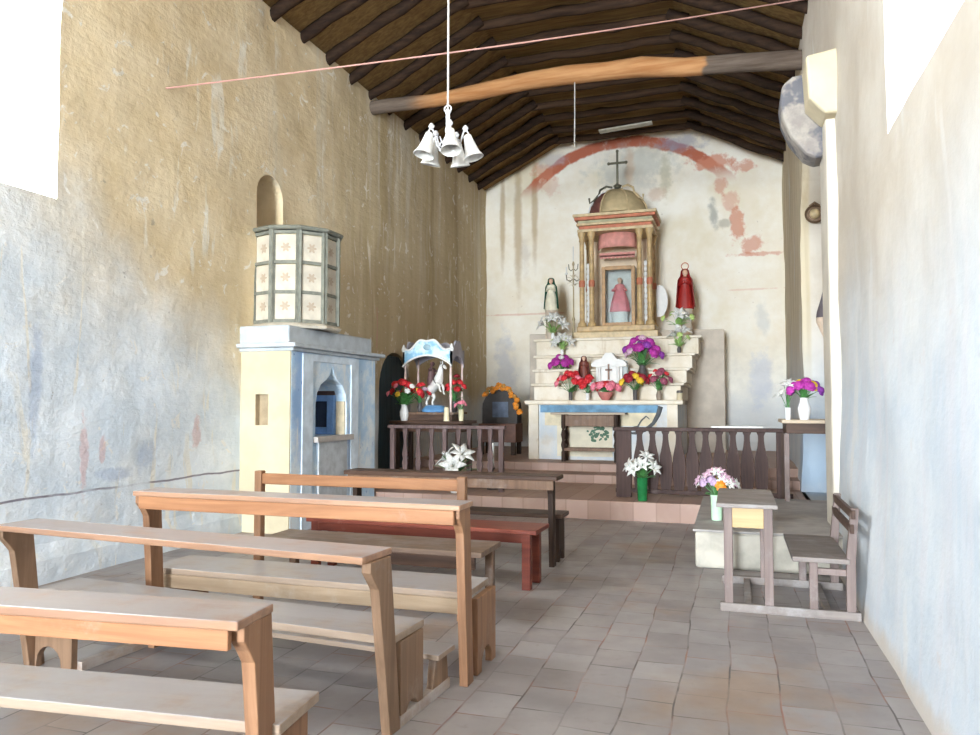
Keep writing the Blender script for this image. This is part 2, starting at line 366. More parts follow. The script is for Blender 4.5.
# gable wall behind the altar
b = bmesh.new(); nx, nz = 56, 66; gg = []
for i in range(nx + 1):
    col_ = []
    for j in range(nz + 1):
        X = -5.6 + 6.9 * i / nx; top = min(7.62, 6.55 + .5 * (X + 5.6), 6.62 + .5 * (1.2 - X)); Z = -.2 + (top + .2) * j / nz
        d = mnoise.noise(Vector((X * .9, 7.7, Z * .9))) * .03 + mnoise.noise(Vector((X * 2.6, 1.7, Z * 2.6))) * .012
        col_.append(b.verts.new((X, YB + d, Z)))
    gg.append(col_)
for i in range(nx):
    for j in range(nz): b.faces.new((gg[i][j], gg[i + 1][j], gg[i + 1][j + 1], gg[i][j + 1]))
r = bmesh.ops.extrude_face_region(b, geom=list(b.faces)); 
for v in [q for q in r['geom'] if isinstance(q, bmesh.types.BMVert)]: v.co.y = YB + .6
m = MB(); m.b.free(); m.b = b
struct(m.build('wall_back', M_back), 'cream end wall with remains of painted red arch')
fw = MB().box(-6.35, 2.3, YF - .5, YF, -.2, 7.6).build('wall_front', M_cream)
struct(cut(fw, [MB().prism(arch_poly(-4.2, -.4, -.1, 2.7), 1, YF - 1, YF + .5).build('cutter', M_cream), MB().prism(arch_poly(-3.6, -1.0, 5.0, 5.8), 1, YF - 1, YF + .5).build('cutter', M_cream)]))  # unseen door enlarged and window above it added to light the end wall
struct(MB().box(-7.5, 3, -14.5, 18, -.4, 0).build('floor', M_floor), 'worn square clay tiles')
# ceiling deck: two slopes and a flat middle
def deck(poly, name='ceiling'):
    return poly
m = MB()
pr_ = [(-6.4, 6.11), (-3.68, 7.47), (-.78, 7.49), (2.35, 5.93)]
m.prism(pr_ + [(x, z + .12) for x, z in pr_[::-1]], 1, YF - .5, YB + .7)
struct(m.build('ceiling', M_deck), 'cane and board roof lining')
Ms = simple('packed earth sill', (.86, .86, .84), .9, .06, 4)
# altar platform: three low steps
struct(MB().box(-5.6, .95, 9.7, 17.2, -.05, .24).build('trim_1', M_terra, bevel=.008), 'low terracotta step across the nave')
struct(MB().box(-5.6, .95, 11.75, 17.2, .2, .37).build('trim_2', M_terra, bevel=.008), 'second terracotta step')
struct(MB().box(-5.6, .95, 12.32, 17.2, .3, .50).build('trim_3', M_terra, bevel=.008), 'third terracotta step before the altar')
# sacristy doorway: dark leaf added to paint its unlit depth
dr = bpy.data.objects.new('door_1', None); C.objects.link(dr); dr.location = (-5.60, 11.72, .24); struct(dr, 'dark teal plank leaf put in for the shade of the left wall doorway')
Mteal = wood('dark teal doorway shade', (.03, .06, .075), (.015, .03, .04), None, 2, .6)
m = MB()
for k in range(6): m.box(-.03, .03, -.63 + k * .21, -.425 + k * .21, 0, 2.06)
m.build('doorway_shade_leaf', Mteal, dr, bevel=.006)
MB().tube([(.05, .42, 1.0), (.09, .42, 1.05), (.09, .42, 1.15), (.05, .42, 1.2)], .012).build('door_handle', simple('black iron', (.03, .03, .03), .5), dr, smooth=True)
# ------------------------------------------------------------------ roof timbers
def pole(name, p, q, r, mat, sd, n=9):
    R_ = random.Random(sd); p, q = Vector(p), Vector(q); L = (q - p).length
    pts = [p + (q - p) * (i / n) + Vector((0, R_.uniform(-.02, .02), R_.uniform(-.018, .018))) for i in range(n + 1)]
    return MB().tube(pts, [r * R_.uniform(.9, 1.12) for _ in pts], 9).build(name, mat, smooth=True)
ys = [5.35 + .672 * i for i in range(17)]
for i, y in enumerate(ys):
    if i >= 2:
        o = pole('roof_rafter', (-5.82, y, 6.30), (-3.62, y + .03, 7.40), .078, M_raft, i)
        tag(o, 'dark round rafter pole sloping up from the top of the tan left wall', 'rafter', 'rafters on the left roof slope')
    if i >= 5:
        o = pole('roof_rafter', (1.32, y, 6.33), (-.86, y + .03, 7.41), .078, M_raft, i + 40)
        tag(o, 'dark round rafter pole sloping down to the top of the right wall', 'rafter', 'rafters on the right roof slope')
    if i >= 6:
        o = pole('collar_beam', (-3.95, y + .1, 7.37), (-.55, y + .1, 7.385), .072, M_collar, i + 80)
        tag(o, 'dark level collar pole across the top of the ceiling', 'beam', 'collar poles under the roof peak')
pts = [(-5.95, 10.8, 6.27), (-5.2, 10.8, 6.29), (-4.4, 10.8, 6.27), (-3.6, 10.79, 6.32), (-2.9, 10.8, 6.38), (-2.3, 10.8, 6.39), (-1.7, 10.81, 6.37), (-1.2, 10.8, 6.36), (-.6, 10.8, 6.27), (.1, 10.8, 6.23), (.8, 10.8, 6.17), (1.5, 10.8, 6.1)]
tag(MB().tube(pts, [.11, .11, .10, .12, .13, .14, .13, .145, .13, .125, .13, .13], 16).build('tie_beam', M_log, smooth=True), 'bowed orange-brown log spanning the nave below the roof', 'beam')
o = MB().box(-.55, .55, -.09, .09, 0, .03, Matrix.Translation((-2.06, 15.55, 7.24)) @ Matrix.Rotation(-.06, 4, 'Y')).build('loose_plank', simple('pale bare plank', (.55, .53, .47), .8), bevel=.004)
tag(o, 'pale loose plank under the collar poles above the altar arch', 'plank')
# string across the nave and the short hanging wire
Mstr = simple('pink string', (.50, .27, .23), .7, .1)
p, q = Vector((-5.52, 6.17, 4.73)), Vector((.95, 9.95, 6.56)); pts = [p + (q - p) * (i / 16) - Vector((0, 0, .05 * math.sin(PI * i / 16))) for i in range(17)]
tag(MB().tube(pts, .009, 6).build('string', Mstr, smooth=True), 'thin pink string stretched from left wall to the right eave', 'string')
tag(MB().tube([(-2.17, 10.78, 6.27), (-2.172, 10.78, 5.8), (-2.178, 10.78, 5.27)], .009, 6).build('hanging_wire', simple('pale wire', (.48, .46, .43), .6), smooth=True), 'short pale wire hanging straight down from the log beam', 'wire')

# ------------------------------------------------------------------ benches
def post_poly(zt, back, bot=.0, w=.095, bracket=.05):
    """side outline (y,z) of a raked bench upright: rear edge leans back by `back` at the top, bracket under the ledge"""
    return [(0, bot), (w, bot), (w - back * .75, zt - .001), (-back - bracket, zt - .001), (-back - bracket, zt - .045), (-back - bracket * .35, zt - .085), (-back * .86, zt - .13), (-back * .8, zt - .17)]
def end_panel(d0, d1, zt):
    c = (d0 + d1) / 2; r = (d1 - d0) * .27
    return [(d0, 0), (c - r, 0)] + [(c - r * math.cos(PI * i / 8), .03 + r * 1.0 * math.sin(PI * i / 8)) for i in range(9)] + [(c + r, 0), (d1, 0), (d1, zt), (d0, zt)]
def pew(label, loc, rz, L, zt, back, ledge, lt, apron, seat, zs, lip, mats, runner=0., inset=.07, ext=.0, group='wooden pews on the left', wide_left=False, lx=0.):
    t = thing('wooden_pew', label, 'pew', loc, math.radians(rz), group)
    mt, ma, mp, ms, ml = mats
    y0, y1 = ledge
    MB().box(-L, .03, y0, y1, zt - lt, zt).build('ledge', mt, t, bevel=.006)
    if apron: MB().box(-L + .04, -.005, y0 + .006, y0 + .03, zt - lt - apron, zt - lt).build('back_board', ma, t, bevel=.004)
    for x in (-inset, -L + inset):
        P = post_poly(zt - lt, back)
        if apron: P = [(yy if not (k in (3, 4)) else max(yy, y0 + .031), zz) for k, (yy, zz) in enumerate(P)]
        MB().prism(P, 0, x - .024, x + .024).build('upright', mp, t, bevel=.004)
    s0, s1 = seat
    MB().box(-L + inset - .035 - lx, ext + .0, s0, s1, zs - .038, zs).build('seat', ms, t, bevel=.006)
    if lip: MB().box(-L + inset - .02 - lx, -.02, s0 - .012 + .012, s0 + .028, zs - .038 - lip, zs - .038).build('seat_rail', ml, t, bevel=.006)
    for x in (-inset + .0,) if wide_left else (-inset, -L + inset):
        MB().prism(end_panel(max(.1, s0 + .03), s1 - .03, zs - .038), 0, x - .02, x + .02).build('end_panel', mp, t, bevel=.003)
    if wide_left:  # this end stands on a board set across, not along
        MB().prism(end_panel(-L - .07, -L + .29, zs - .038), 1, .03, .07).build('end_panel', mp, t, bevel=.003)
    if runner:
        for x in (-inset, -L + (.30 if wide_left else inset)):
            MB().box(x - .022, x + .022, .071 if wide_left and x < -1 else .096, runner, 0, .055).build('runner', M_brnY, t, bevel=.004)
            MB().prism([(runner - .2, .055), (runner - .02, .055), (runner - .04, .2), (runner - .17, .2)], 0, x - .02, x + .02).build('kneeler_leg', mp, t, bevel=.003)
        MB().box(-L + inset - .04, -inset + .05, runner - .2, runner - .0, .2, .228).build('kneeler', ms, t, bevel=.005)
    return t
std = (M_top, M_ora, M_oraV, M_seat, M_lip)
pew('nearest orange-brown pew, cut off by the left edge of the picture, dusty ledge', (-1.47, 2.13, 0), 5.5, 2.5, .845, .1, (-.2, .02), .03, .062, (.03, .33), .45, 0, std, 0, .0, .05)
pew('second pew from the front left, thin bare ledge and floor runners beside the aisle', (-1.53, 3.14, 0), -4, 2.28, .84, .13, (-.23, .03), .032, 0, (.03, .36), .43, 0, (M_top, M_ora, wood('brown bench upright', (.26, .16, .10), (.165, .10, .06), (.28, .225, .19), 2, .5, .35), M_seat, M_lip), .64, -.02, .03, wide_left=True)
pew('tall third pew from the front left, thick orange back rail and rounded pale seat edge', (-1.37, 3.80, 0), 0, 2.05, .975, .08, (-.17, .04), .03, .075, (.14, .53), .455, .085, std, 0, .008, -.04, lx=.13)
# open-backed orange bench
t = thing('open_back_bench', 'light orange bench with open square-framed back, behind the tall third pew', 'bench', (-1.77, 4.9, 0), 0)
for x in (-.03, -1.67):
    MB().box(x - .03, x + .03, 0, .06, 0, .985).build('post', M_oraV, t, bevel=.006)
MB().box(-1.64, -.06, .012, .05, .885, .965).build('top_rail', M_ora, t, bevel=.006)
MB().box(-1.72, .10, .065, .52, .425, .465).build('seat', wood('dull brown seat plank', (.22, .145, .10), (.14, .09, .065), (.26, .22, .20), 0, .45, .6, tops=True), t, bevel=.006)
MB().box(-1.66, .04, .09, .12, .335, .425).build('apron', M_dkw, t, bevel=.003)
for x in (.03, -1.64): MB().box(x - .03, x + .03, .44, .5, 0, .425).build('leg', M_brn, t, bevel=.004)
# red bench
t = thing('red_bench', 'low red-painted backless bench with square legs beside the aisle', 'bench', (-1.5, 5.84, 0), -2.)
t.rotation_euler.z = math.radians(-1.5)
MB().box(-2.12, .0, -.02, .38, .45, .485).build('seat', M_red, t, bevel=.005)
for y in (.03, .31): MB().box(-2.04, -.1, y, y + .025, .37, .45).build('apron', M_red, t, bevel=.003)
for x in (-.1, -2.06):
    for y in (.025, .30): MB().box(x - .035, x + .035, y, y + .065, 0, .37 if False else .45).build('leg', M_red, t, bevel=.004)
# dark far pew
pew('old dark brown pew farthest forward, before the altar step', (-1.54, 6.76, 0), 0, 2.11, .84, .05, (-.16, .12), .04, .085, (.2, .5), .45, 0, (M_dkw, M_brn, M_dkV, M_dkw, M_dkw), 0, .06, .0)

# kneeling bench with desk on the right, facing across the nave
t = thing('kneeling_bench', 'grey bare-wood kneeling bench with desk and seat on runners beside the right wall', 'bench', (-.11, 5.74, 0), 0)
for y, n in ((0, 1), (.90, 2)):
    MB().box(0, .925, y, y + .055, 0, .06).build('runner', M_grey, t, bevel=.004)
for x in (.17, .70): MB().box(x, x + .05, .055, .90, .01, .05).build('cross_bar', M_grey, t, bevel=.003)
for y in (.005, .905):
    for x in (.03, .305): MB().box(x, x + .06, y, y + .05, .06, .745).build('desk_leg', M_greyV, t, bevel=.004)
    MB().box(.60, .655, y, y + .05, .06, .385).build('seat_leg', M_greyV, t, bevel=.004)
    MB().prism([(.835, .06), (.895, .06), (.90, .42), (.955 - .03, .77), (.875, .77), (.84, .42)], 1, y, y + .05).build('back_post', M_greyV, t, bevel=.004)
    MB().box(.655, .838, y + .008, y + .042, .30, .345).build('seat_bearer', M_greyV, t, bevel=.003)
MB().prism([(-.02, .745), (.40, .745), (.40, .775), (-.02, .775)], 1, -.03, .99).build('desk_top', M_grey, t, bevel=.006)
MB().box(.09, .305, .012, .037, .60, .745).build('desk_panel', M_yel, t, bevel=.003)['label'] = 'yellow plywood panel'
MB().box(.045, .075, .055, .905, .585, .74).build('desk_board', M_greyV, t, bevel=.003)
MB().box(.49, .86, -.01, .97, .385, .42).build('seat', M_grey, t, bevel=.005)
for z in (.60, .70): MB().box(.862 if z < .65 else .872, .887 if z < .65 else .897, -.03, .985, z, z + .06).build('back_slat', M_dkw, t, bevel=.003)
# masonry ledge along the right wall
o = MB().box(-.35, 1.3, 7.15, 9.7, 0, .335).build('masonry_ledge', None or simple('pale ledge plaster', (.46, .43, .37), .9, .25, 4, bump=.3), bevel=.03)
tag(o, 'low pale plastered masonry ledge in front of the altar step, at the right wall', 'ledge')
MB().box(-.37, 1.2, 7.13, 9.69, .33, .352).build('ledge_cap', simple('grey cement cap', (.36, .34, .33), .7, .2, 4, bump=.2), o, bevel=.01)
# pilaster with corbel
m = MB(); m.box(.855, 1.3, 7.5, 8.05, .30, 4.35)
o = tag(m.build('pilaster', simple('off-white limewash', (.60, .55, .465), .9, .1, 3, bump=.3), bevel=.03), 'slim cream pilaster on the right wall before the arched recess', 'pilaster')
m = MB(); m.prism([(.68, 4.70), (1.2, 4.78), (1.2, 4.14), (.84, 4.14), (.70, 4.30)], 1, 7.33, 7.75)
tag(m.build('impost_block', M_cream, bevel=.03), 'cream block jutting out on top of the right pilaster', 'corbel')
def painted():
    t = NT('grey-blue painted soffit', .9)
    k = t.mix(t.rng(t.noise(3, 5, .65), .4, .6), (.25, .225, .21), (.37, .335, .29))
    k = t.mix(t.rng(t.noise(2.4, 4, .6, t.map((1, 1, 1), (2, 0, 0))), .46, .54, 0, .85), k, (.09, .095, .12))
    t.bump(t.noise(5, 5), .3, .03); return t.col(k)
m = MB(); m.prism([(.48, 4.45), (.50, 4.62), (.60, 4.70), (1.2, 4.74), (1.2, 3.98), (.80, 3.86), (.70, 3.92), (.57, 4.10), (.50, 4.28)], 1, 7.752, 8.12)
tag(m.build('arch_springer', painted(), bevel=.04), 'worn grey-painted stump of an arch above the right pilaster', 'corbel')

# ------------------------------------------------------------------ pulpit
Mp_blue = NT('blue and white limewash', .88); x_, y_, z_ = Mp_blue.xyz()
k = Mp_blue.mix(Mp_blue.rng(Mp_blue.noise(2.6, 6, .7), .38, .62), (.46, .64, .82), (.76, .83, .88))
k = Mp_blue.mix(Mp_blue.math('MULTIPLY', Mp_blue.blob((-4.8, 7.72, 1.6), (1, .17, .75), .4, .7, 5), .8), k, (.26, .42, .70))
k = Mp_blue.mix(Mp_blue.math('MULTIPLY', Mp_blue.blob((-4.8, 8.95, .9), (1, .12, .5), .5, .8, 5), .6), k, (.24, .38, .66))
k = Mp_blue.mix(Mp_blue.rng(Mp_blue.noise(1, 4, .6, Mp_blue.map((6, 9, 1.2))), .58, .66, 0, .8), k, (.78, .80, .80))
k = Mp_blue.mix(Mp_blue.rng(Mp_blue.noise(1, 4, .6, Mp_blue.map((6, 12, 5), (0, 4, 1))), .66, .7, 0, .8), k, (.14, .22, .50))
Mp_blue.bump(Mp_blue.noise(7, 5), .35, .015); Mp_blue.col(k); Mp_blue = Mp_blue.m
PX = -4.83
t = thing('pulpit', 'blue and cream plastered pulpit base with panelled round pulpit on the left wall', 'pulpit', (0, 0, 0), 0)
o = MB().box(-5.56, PX, 7.5, 9.62, 0, 2.10).build('base', Mp_blue, t)
ogee = [(8.03, 1.08), (8.80, 1.08), (8.80, 1.48), (8.77, 1.62), (8.68, 1.73), (8.55, 1.79), (8.47, 1.86), (8.42, 1.97), (8.37, 1.86), (8.28, 1.79), (8.15, 1.73), (8.06, 1.62), (8.03, 1.48)]
cut(o, [MB().prism(ogee, 0, -5.45, -4.6).build('cutter', Mp_blue), MB().box(-5.30, -5.12, 7.3, 7.57, 1.24, 1.60).build('cutter', Mp_blue)])
cf = MB().box(-5.56, PX - .004, 7.478, 7.5, 0, 2.10).build('side_face', M_cream, t); cf['label'] = 'cream plastered side'
cut(cf, [MB().box(-5.30, -5.12, 7.3, 7.7, 1.24, 1.60).build('cutter', M_cream)])
m = MB(); m.box(-5.30, -5.12, 7.555, 7.575, 1.24, 1.60); m.box(-5.13, -5.118, 7.48, 7.555, 1.24, 1.60); m.box(-5.302, -5.29, 7.48, 7.555, 1.24, 1.60)
m.build('side_niche', simple('niche plaster', (.40, .31, .20), .9), t)
# front frame strips and lower door
Mfr = simple('whitened blue plaster', (.66, .75, .84), .9, .15, 6, bump=.3)
MB().prism([(7.72, 0), (7.95, 0), (7.95, 2.0), (8.9, 2.0), (8.9, 0), (9.10, 0), (9.10, 2.09), (7.72, 2.09)], 0, PX, PX + .016).build('front_frame', Mfr, t, bevel=.004)
MB().box(PX, PX + .07, 7.98, 8.88, 1.02, 1.09).build('shelf', M_stone, t, bevel=.006)
MB().box(PX, PX + .025, 8.08, 8.78, .1, 1.02).build('door', simple('grey-white door paint', (.52, .55, .58), .7, .2, 8), t, bevel=.006)
Mcn = simple('cornice limewash', (.50, .545, .585), .9, .14, 6, bump=.3)
for a, z0, z1 in ((.05, 2.10, 2.14), (.11, 2.14, 2.19)): MB().box(-5.56, PX + a, 7.5 - a, 9.62 + a, z0, z1).build('cornice', Mcn, t, bevel=.012)
MB().box(-5.56, PX - .02, 7.46, 9.55, 2.19, 2.40).build('parapet', Mcn, t, bevel=.02)
# booth box seen through the opening
Mbox = simple('strong blue paint', (.16, .30, .58), .7, .2, 8)
m = MB(); m.box(-5.44, -5.38, 8.72, 8.80, 1.085, 1.60); m.box(-5.08, -4.98, 8.72, 8.80, 1.085, 1.60); m.box(-5.38, -5.08, 8.72, 8.80, 1.085, 1.18); m.box(-5.38, -5.08, 8.72, 8.80, 1.52, 1.60)
m.build('grille_box', Mbox, t, bevel=.006)['label'] = 'blue frame of a dark grille'
MB().box(-5.38, -5.08, 8.77, 8.80, 1.18, 1.52).build('grille', simple('dark grille', (.02, .03, .06), .6), t)
MB().box(-5.44, -4.98, 8.74, 8.80, 1.60, 1.74).build('booth_shade_board', simple('maroon booth shade', (.07, .035, .03), .7), t)  # dark board put in for the shade in the upper booth
MB().box(-4.97, -4.85, 8.77, 8.80, 1.085, 1.52).build('jamb_strip', simple('cream jamb strip', (.62, .52, .36), .8), t)
# drum: ten-sided, panelled
Mst = simple('green-grey panel frame', (.20, .205, .17), .8, .2, 12); Mpn = simple('cream panel', (.60, .545, .45), .85, .14, 7, bump=.3); Mro = simple('faded brown rosette', (.47, .38, .29), .9, .1)
cx, cy, R_ = -5.2, 8.15, .55; N = 10; ap = R_ * math.cos(PI / N); sd = 2 * R_ * math.sin(PI / N)
MB().lathe([(R_ - .05, 2.40), (R_ - .05, 3.56), (R_ - .16, 3.56), (R_ - .16, 2.5)], (cx, cy, 0), N, ph=PI / N).build('drum', M_cream, t)
MB().lathe([(R_ - .02, 3.565), (R_ + .02, 3.565), (R_ + .045, 3.59), (R_ + .03, 3.612), (R_ - .02, 3.62), (R_ - .17, 3.62), (R_ - .17, 3.565)], (cx, cy, 0), N, ph=PI / N).build('rim', Mst, t, bevel=.006)
MB().lathe([(R_ + .01, 2.39), (R_ + .03, 2.42), (R_ - .03, 2.455), (R_ - .1, 2.455), (R_ - .1, 2.39)], (cx, cy, 0), N, ph=PI / N).build('drum_base', Mpn, t)
pan = ros = frm = None
for k in range(N):
    a = 2 * PI * k / N
    if math.cos(a) < -.72: continue
    T = Matrix.Translation((cx, cy, 0)) @ Matrix.Rotation(a, 4, 'Z')
    if frm is None:
        m = MB()
        for z in (2.455, 2.80, 3.16, 3.52): m.box(ap - .052, ap - .012, -sd / 2 + .024, sd / 2 - .024, z, z + .036)
        for s in (-1, 1): m.box(ap - .052, ap - .01, s * sd / 2 - .024, s * sd / 2 + .024, 2.455, 3.565)
        frm = m.build('panel_frame', Mst, t); frm.matrix_local = T
    else: copy_child(frm, t, T)
    for z in (2.5, 2.845, 3.205):
        T2 = T @ Matrix.Translation((ap - .05, 0, z))
        if pan is None:
            pan = MB().box(-.01, .018, -sd / 2 + .026, sd / 2 - .026, -.006, .305).build('panel', Mpn, t, bevel=.008); pan.matrix_local = T2
            m = MB()
            for q in range(6): m.lathe([(.001, 0), (.03, .0), (.03, .006), (.001, .006)], (0, 0, 0), 8, sy=.5, M=Matrix.Translation((.017, 0, .152)) @ Matrix.Rotation(q * PI / 3, 4, 'X') @ Matrix.Translation((0, .032, 0)) @ Matrix.Rotation(PI / 2, 4, 'Y') @ Matrix.Rotation(PI / 2, 4, 'Z'))
            ros = m.build('rosette', Mro, pan)
        else:
            c = copy_child(pan, t, T2); copy_child(ros, c)

# ------------------------------------------------------------------ communion rails
def splat(zs, ws):  # flat sawn baluster outline from (height, half width)
    return [(w, z) for z, w in zip(zs, ws)] + [(-w, z) for z, w in zip(zs[::-1], ws[::-1])]
def rail(label, x0, x1, y, posts, xs, zs, ws, mat, zt=.935, pw=.07):
    t = thing('communion_rail', label, 'railing', (x0, y, .24), 0)
    MB().box(-.03, x1 - x0 + .03, -.05, .05, zt - .05, zt).build('top_rail', mat, t, bevel=.008)
    MB().box(0, x1 - x0, -.03, .03, .06, .115).build('bottom_rail', mat, t, bevel=.005)
    for px, w in posts: MB().box(px - x0 - w / 2, px - x0 + w / 2, -.035, .035, 0, zt - .05).build('post', mat, t, bevel=.006)
    src = None
    for X in xs:
        if src is None: src = MB().prism(splat(zs, ws), 1, -.017, .017).build('baluster', mat, t, bevel=.004); src.location.x = X - x0
        else: copy_child(src, t, Matrix.Translation((X - x0, 0, 0)))
rail('left altar rail of purple-brown turned balusters, before the canopied shrine', -4.86, -3.10, 10.2, ((-4.82, .07), (-3.99, .06), (-3.135, .07)), [-4.62, -4.41, -4.2, -3.78, -3.62, -3.46, -3.3],
     [.115, .16, .22, .30, .38, .44, .50, .56, .66, .76, .82, .885], [.032, .034, .022, .034, .046, .03, .046, .034, .02, .026, .034, .034], M_rail)
rail('right altar rail of wide dark flat-sawn balusters, behind the vase of white lilies', -1.52, .70, 10.2, ((-1.41, .2), (.55, .08)), [-1.2 + .17 * i for i in range(10)],
     [.115, .2, .3, .45, .55, .62, .7, .78, .84, .885], [.06, .072, .08, .082, .076, .062, .045, .036, .036, .055], wood('dark brown rail wood', (.085, .052, .046), (.045, .028, .026), (.12, .09, .085), 2, .55, .3, spec=.12))
o = MB().box(-.28, .36, 10.14, 10.26, 1.176, 1.20).build('folded_cloth', M_white, bevel=.008)
tag(o, 'narrow white folded cloth lying on the right altar rail', 'cloth')

# ------------------------------------------------------------------ altar
def altar_plaster():
    t = NT('altar limewash', .88); x, y, z = t.xyz()
    k = t.mix(t.rng(t.noise(2.2, 6, .65), .3, .7), (.70, .62, .49), (.82, .77, .68))
    k = t.mix(t.rng(t.noise(5, 5, .7), .6, .72, 0, .6), k, (.58, .46, .33))
    k = t.mix(t.rng(t.noise(1, 4, .6, t.map((5, 5, .8))), .58, .7, 0, .5), k, (.52, .42, .30))
    t.bump(t.noise(6, 5), .3, .015); return t.col(k)
M_alt = altar_plaster()
Mfront = NT('altar front limewash', .88); x_, y_, z_ = Mfront.xyz()
k = Mfront.mix(Mfront.rng(Mfront.noise(2, 6, .65), .35, .65), (.58, .64, .70), (.76, .76, .74))
k = Mfront.mix(Mfront.rng(Mfront.noise(1.6, 5, .6, Mfront.map((1, 1, 1), (3, 0, 0))), .55, .68, 0, .5), k, (.62, .55, .45))
Mfront.bump(Mfront.noise(6, 5), .3, .015); Mfront = Mfront.col(k)
AX = -2.2
t = thing('altar', 'tall cream stepped plaster altar against the end wall', 'altar', (AX, 13.0, .5), 0)
def B(name, x0, x1, y0, y1, z0, z1, mat, bev=.012): return MB().box(x0 - AX, x1 - AX, y0 - 13, y1 - 13, z0 - .5, z1 - .5).build(name, mat, t, bevel=bev)
B('altar_block', -3.45, -.90, 13.06, 16.7, .5, 1.47, Mfront)
B('altar_slab', -3.56, -.80, 12.98, 13.62, 1.47, 1.545, M_alt, .02)
zs = [(1.545, 1.86), (1.86, 2.14), (2.14, 2.43), (2.43, 2.79)]
for i, (a, b_) in enumerate(zs):
    y0 = 13.5 + .4 * i; hw = (1.36, 1.44, 1.52, 1.62)[i]
    B('step', AX - hw + .03, AX + hw - .03, y0 + .05, 16.7, a, b_ - .055, M_alt)
    B('step_moulding', AX - hw - .02, AX + hw + .03, y0, 16.7, b_ - .055, b_, M_alt, .02)
B('back_block', -4.2, -.15, 15.75, 16.72, .5, 2.99, simple('grey-tan block plaster', (.60, .53, .45), .9, .16, 3, bump=.3), .02)
Mbl = simple('blue painted band', (.15, .30, .45), .8, .35, 6); Mcr = simple('ochre cream band', (.74, .66, .48), .8, .15, 6); Mdk = simple('dark painted scroll', (.10, .11, .12), .8)
B('painted_band', -3.28, -1.22, 13.04, 13.065, 1.33, 1.46, Mbl, .004)
B('painted_panel', -3.2, -1.25, 13.045, 13.065, 1.10, 1.33, Mcr, .004)
B('painted_panel', -2.98, -2.0, 13.046, 13.062, .56, 1.10, simple('cream antependium', (.76, .70, .55), .8, .1, 5), .004)
sc = [(-1.18, 1.44), (-1.22, 1.3), (-1.3, 1.15), (-1.45, 1.03), (-1.6, .98), (-1.72, .98), (-1.68, 1.06), (-1.56, 1.1), (-1.5, 1.2), (-1.42, 1.27), (-1.36, 1.22)]
MB().tube([(x - AX, .055, z - .5) for x, z in sc], [.045, .04, .035, .03, .025, .02, .018, .018, .018, .018, .012], 8).build('painted_scroll', Mdk, t, smooth=True)
m = MB(); R0 = random.Random(3)
for i in range(46):
    a = R0.uniform(0, 6.28); q = R0.uniform(0, 1) ** .6; m.ball((-2.26 - AX + .2 * q * math.cos(a), .05, .96 - .5 + .13 * q * math.sin(a)), (R0.uniform(.02, .045), .012, R0.uniform(.012, .03)), 6, Matrix.Rotation(R0.uniform(-1, 1), 4, 'Y'))
m.build('painted_plant', simple('green painted plant', (.10, .20, .13), .8), t, smooth=True)
for x in (-3.4, -.98): B('corner_pier', x - .09, x + .09, 13.0, 13.08, .5, 1.47, M_alt)
# side table before it
t = thing('altar_table', 'brown wooden table with turned legs in front of the altar', 'table', (-2.34, 12.72, .5), 0)
MB().box(-.66, .62, -.1, .24, .80, .835).build('table_top', wood('pale worn table top', (.55, .46, .36), (.35, .27, .2), None, 0, .5), t, bevel=.008)
MB().box(-.44, .44, -.06, .18, .60, .79).build('apron', M_brn, t, bevel=.006)
lp = [(.036, 0), (.036, .16), (.022, .19), (.042, .28), (.024, .36), (.045, .46), (.022, .55), (.036, .58), (.036, .8)]
for x in (-.44, .46):
    for y in (-.06, .19): MB().lathe(lp, (x, y, 0), 12).build('leg', M_dkV, t, smooth=True)
for y in (-.06, .19): MB().box(-.42, .44, y - .02, y + .02, .18, .23).build('stretcher', M_brn, t, bevel=.004)
for x in (-.44, .46): MB().box(x - .018, x + .018, -.05, .18, .25, .29).build('stretcher', M_dkV, t, bevel=.004)

# ------------------------------------------------------------------ shrine on the altar
Mgold = simple('faded gilt wood', (.50, .345, .165), .5, .25, 10); Mgold2 = simple('pale gilt moulding', (.58, .45, .26), .5, .2, 10); Mrd = simple('red gilt band', (.52, .17, .09), .6, .2, 9); Mpk = simple('dusty pink cloth', (.66, .30, .26), .8, .15, 8)
SX = -2.22
t = thing('shrine', 'gilt domed shrine with paired columns standing on top of the stepped altar', 'shrine', (SX, 15.0, 2.79), 0)
def S(name, x0, x1, y0, y1, z0, z1, mat, bev=.01): return MB().box(x0 - SX, x1 - SX, y0 - 15, y1 - 15, z0 - 2.79, z1 - 2.79).build(name, mat, t, bevel=bev)
S('plinth', -3.06, -1.38, 14.92, 15.98, 2.79, 2.93, Mgold2, .02); S('plinth', -3.0, -1.44, 14.97, 15.95, 2.93, 3.05, Mgold, .02)
S('back_panel', -2.95, -1.5, 15.86, 15.92, 3.05, 4.95, simple('cream back board', (.74, .60, .44), .8, .12, 5))
cp = [(.085, 0), (.085, .06), (.06, .09), (.052, .12), (.05, .8), (.056, .82), (.056, .9), (.05, .92), (.046, 1.72), (.062, 1.75), (.05, 1.79), (.085, 1.88), (.085, 1.93)]
src = None
for x in (-2.9, -2.70, -1.74, -1.54):
    for y in (15.04, 15.8):
        if y > 15.1 and x in (-2.70, -1.74): continue
        M_ = Matrix.Translation((x - SX, y - 15, 3.05 - 2.79))
        if src is None:
            src = MB().lathe(cp, (0, 0, 0), 14).build('column', Mgold, t, smooth=True); src.matrix_local = M_
            rb = MB().lathe([(.05, .80), (.062, .82), (.062, .92), (.05, .94)], (0, 0, 0), 14).build('column_band', Mrd, src, smooth=True)
        else: c = copy_child(src, t, M_); copy_child(rb, c)
